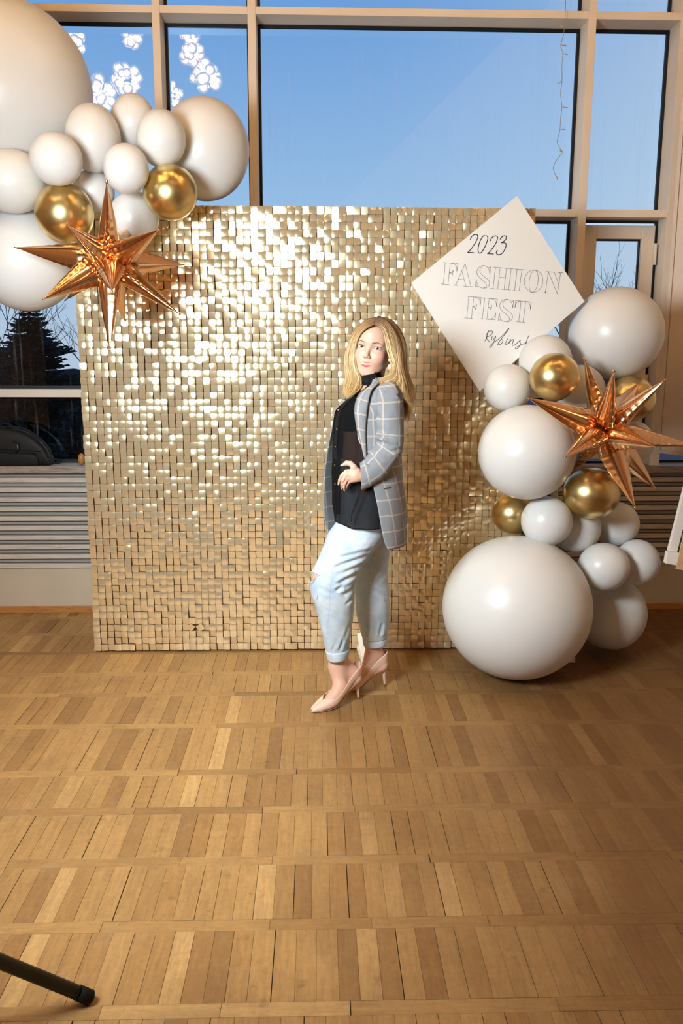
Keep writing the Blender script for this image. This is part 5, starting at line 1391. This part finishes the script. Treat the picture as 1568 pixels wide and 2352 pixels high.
# ---------------- shoes
def shoe(H, T, name, heel_w=1.0):
    ax = (H-T); L = np.linalg.norm(ax); ax /= L; sd = np.cross([0, 0, 1.0], ax)
    t = empty('unused', (0, 0, 0)); bpy.data.objects.remove(t)
    # s from toe (0) to heel (1): half width, sole z, full height, open angle
    S = [(-.02, .004, .006, .010, pi), (0.0, .012, .004, .018, pi), (.06, .022, .003, .027, pi), (.14, .031, .003, .036, pi), (.22, .037, .003, .045, pi), (.28, .040, .003, .052, 2.75), (.34, .0415, .004, .060, 2.15), (.42, .0415, .007, .068, 1.95), (.50, .039, .017, .074, 1.86), (.60, .0355, .038, .078, 1.82), (.70, .0325, .060, .082, 1.84),
         (.80, .0315, .077, .105, 1.70), (.88, .031, .086, .119, 1.68), (.95, .0285, .090, .134, 1.66), (1.0, .023, .092, .144, 1.66), (1.035, .012, .093, .147, 1.66), (1.045, .002, .094, .148, 1.66)]
    G = []; n = 40
    for s, w, zb, ht, ph in catmull(np.array(S, float), 4):
        ring = []
        for k in range(n+1):
            a_ = -ph+2*ph*k/n; e = .78
            sx = np.sign(sin(a_))*abs(sin(a_))**e; cz = np.sign(cos(a_))*abs(cos(a_))**e
            ring.append(T+ax*(L*s)+sd*w*sx+np.array([0, 0, zb+ht/2*(1-cz)]))
        G.append(ring)
    m = MB(); m.grid(G); up = m.build(name, M_SHOE, woman, smooth=True); solid(up, .0022, -1)
    # sole: thin strip under the shoe
    m = MB(); G = []
    for s, w, zb, ht, ph in catmull(np.array(S[:14], float), 4):
        c = T+ax*(L*s)+np.array([0, 0, max(zb-.001, .0006)]); G.append([c+sd*w*.80*q+np.array([0, 0, .0022*abs(q)**3]) for q in np.linspace(-1, 1, 9)])
    m.grid(G); o = m.build('sole', M_SOLE, up, smooth=True); solid(o, .0028, -1)
    hb = T+ax*(L*.965)+np.array([0, 0, .094]); ht_ = np.array([H[0], H[1], 0.0])
    m = MB(); m.tube([hb+np.array([0, 0, .012]), hb+np.array([0, 0, -.010])+ax*.004, hb*.6+ht_*.4, hb*.2+ht_*.8, ht_+np.array([0, 0, .006])], [.021, .014, .0075, .0056, .0054], 14); m.build('heel', M_SHOE, up, smooth=True)
    m = MB(); m.tube([ht_+np.array([0, 0, .0062]), ht_+np.array([0, 0, .0002])], .0057, 12); m.build('heel_tip', M_HEELTIP, up)
    return up
shoe(HN, TN, 'shoe'); shoe(HF, TF, 'shoe')

# ---------------- hair
HG = {
 'A': [[(858, 745, 3.515), (842, 752, 3.520), (827, 767, 3.540), (817.5, 790, 3.565), (813.5, 818, 3.575), (815, 845, 3.565), (823, 868, 3.540), (824, 886, 3.525), (815, 902, 3.515), (806, 910, 3.51)],
       [(860, 738, 3.535), (839, 745, 3.545), (820, 765, 3.560), (809, 792, 3.575), (804, 822, 3.58), (807, 850, 3.57), (813, 872, 3.55), (808, 890, 3.535), (799, 904, 3.53), (802, 914, 3.525)],
       [(862, 731, 3.56), (838, 738, 3.575), (815, 760, 3.59), (801, 790, 3.60), (795, 820, 3.60), (796, 848, 3.59), (799, 872, 3.575), (794, 888, 3.565), (795, 902, 3.56), (804, 910, 3.55)],
       [(864, 731, 3.60), (842, 740, 3.64), (822, 768, 3.67), (808, 808, 3.68), (804, 848, 3.66), (808, 878, 3.63), (806, 900, 3.60)]],
 'B': [[(860, 745, 3.515), (873, 751, 3.500), (882, 768, 3.495), (888, 795, 3.498), (896, 820, 3.495), (903, 842, 3.482), (899, 858, 3.468), (886, 866, 3.462), (876, 872, 3.462), (878, 880, 3.462)],
       [(863, 739, 3.52), (883, 748, 3.505), (896, 775, 3.500), (903, 810, 3.495), (910, 842, 3.480), (911, 864, 3.464), (900, 875, 3.456), (886, 876, 3.456), (882, 884, 3.458)],
       [(866, 733, 3.535), (890, 743, 3.520), (907, 772, 3.512), (914, 812, 3.502), (917, 850, 3.482), (924, 880, 3.466), (926, 903, 3.462), (934, 922, 3.465), (944, 934, 3.47)],
       [(868, 729, 3.56), (897, 737, 3.56), (919, 767, 3.56), (930, 806, 3.555), (931, 843, 3.545), (939, 878, 3.53), (946, 902, 3.52), (941, 930, 3.515), (938, 962, 3.515)],
       [(869, 728.5, 3.61), (900, 738, 3.63), (922, 772, 3.64), (932, 814, 3.64), (932, 852, 3.63), (941, 888, 3.61), (949, 904, 3.60), (940, 940, 3.58), (933, 972, 3.57)],
       [(867, 731, 3.64), (890, 745, 3.69), (905, 783, 3.71), (912, 830, 3.71), (917, 880, 3.69), (925, 930, 3.66), (928, 965, 3.62)]]}
def guide(fam, s):
    L = HG[fam]; f = s*(len(L)-1); i = min(int(f), len(L)-2); f -= i
    a_, b_ = [catmull([np.array(p, float) for p in L[q]], 8) for q in (i, i+1)]
    def samp(c, u): k = u*(len(c)-1); j = min(int(k), len(c)-2); return c[j]*(1-(k-j))+c[j+1]*(k-j)
    return [samp(a_, u)*(1-f)+samp(b_, u)*f for u in np.linspace(0, 1, 34)]
V, F, LEN, RND = [], [], [], []
def strand(pts, r, n, rnd, flat=1.0):
    m = MB(); mm = len(pts); rad = [r*(.75+.25*min(1, i/3))*(1 if i < mm*.72 else 1-.75*(i/mm-.72)/.28) for i in range(mm)]
    m.tube(pts, rad, n, False, flat=flat); n0 = len(V); V.extend(m.v); F.extend([tuple(q+n0 for q in f) for f in m.f])
    for i in range(mm): LEN.extend([i/(mm-1)]*n); RND.extend([rnd]*n)
HR = random.Random(17)
for fam, nclump, per in (('A', 64, 34), ('B', 118, 34)):
    for c_ in range(nclump):
        s = (c_+HR.random())/nclump; g = guide(fam, s); crnd = HR.random(); ph = s*9+HR.uniform(-.8, .8); amp = HR.uniform(.4, 1.5); lenf = HR.uniform(.74, 1.0)
        base = []
        for i, q in enumerate(g):
            u = i/(len(g)-1)
            base.append((q[0]+amp*3.0*u*u*sin(u*11+ph)+1.1*u*sin(u*6+ph), q[1]+amp*1.2*u*cos(u*6+ph), q[2]+.008*u*sin(u*10+ph*1.3)+HR.uniform(-.0005, .0005)))
        base = base[:max(8, int(len(base)*lenf))]
        W_ = [PY(*q) for q in base]
        strand(W_, .0068, 6, .5+.2*(crnd-.5), .5)                      # body of the lock
        for k in range(per):
            ox, oy, oz = HR.gauss(0, .0042), HR.gauss(0, .0042), HR.gauss(0, .0034); fr = HR.uniform(0, 6.28); P_ = []
            for i, p in enumerate(W_):
                u = i/(len(W_)-1); sp_ = .55+.75*u*u
                P_.append(p+np.array([ox*sp_+.0025*u*sin(u*9+fr), oy*sp_, oz*sp_+.0018*u*cos(u*8+fr)]))
            strand(P_, .00062, 3, min(1, max(0, .5+.6*(crnd-.5)+HR.gauss(0, .22))))
# flyaways
for q in range(130):
    fam = HR.choice('AB'); g = guide(fam, HR.random()); o_ = HR.uniform(2, 6)*(-1 if fam == 'A' else 1); fr = HR.uniform(0, 6)
    P_ = [PY(p[0]+o_*(i/33)**1.5+1.5*sin(i*.5+fr)*(i/33), p[1]+HR.uniform(-.3, .3)+3*(i/33)*sin(fr), p[2]) for i, p in enumerate(g)]
    strand(P_, .0005, 3, HR.random())
me = bpy.data.meshes.new('hair'); me.from_pydata([tuple(p) for p in V], [], F); me.polygons.foreach_set('use_smooth', [True]*len(me.polygons)); me.materials.append(M_HAIR)
for nm, arr in (('len', LEN), ('rnd', RND)):
    at = me.attributes.new(nm, 'FLOAT', 'POINT'); at.data.foreach_set('value', arr)
hair = bpy.data.objects.new('hair', me); COL.objects.link(hair); put(hair, woman)
# scalp cap under the strands
cf = Field((-.11, -.14, -.10), (.11, .12, .15), .003)
cf.ell((0, -.018, .030), (.0750, .0980, .0825), .01)
cf.ell((0, .095, -.032), (.066, .085, .098), .01, True)
cf.ell((0, -.05, -.14), (.2, .2, .07), .02, True)
Vc, Fc = cf.nets(); cap = np_mesh('scalp_hair', HO+Vc@HM.T, Fc, M_HAIR, hair)
at = cap.data.attributes.new('len', 'FLOAT', 'POINT'); at.data.foreach_set('value', [.12]*len(Vc))
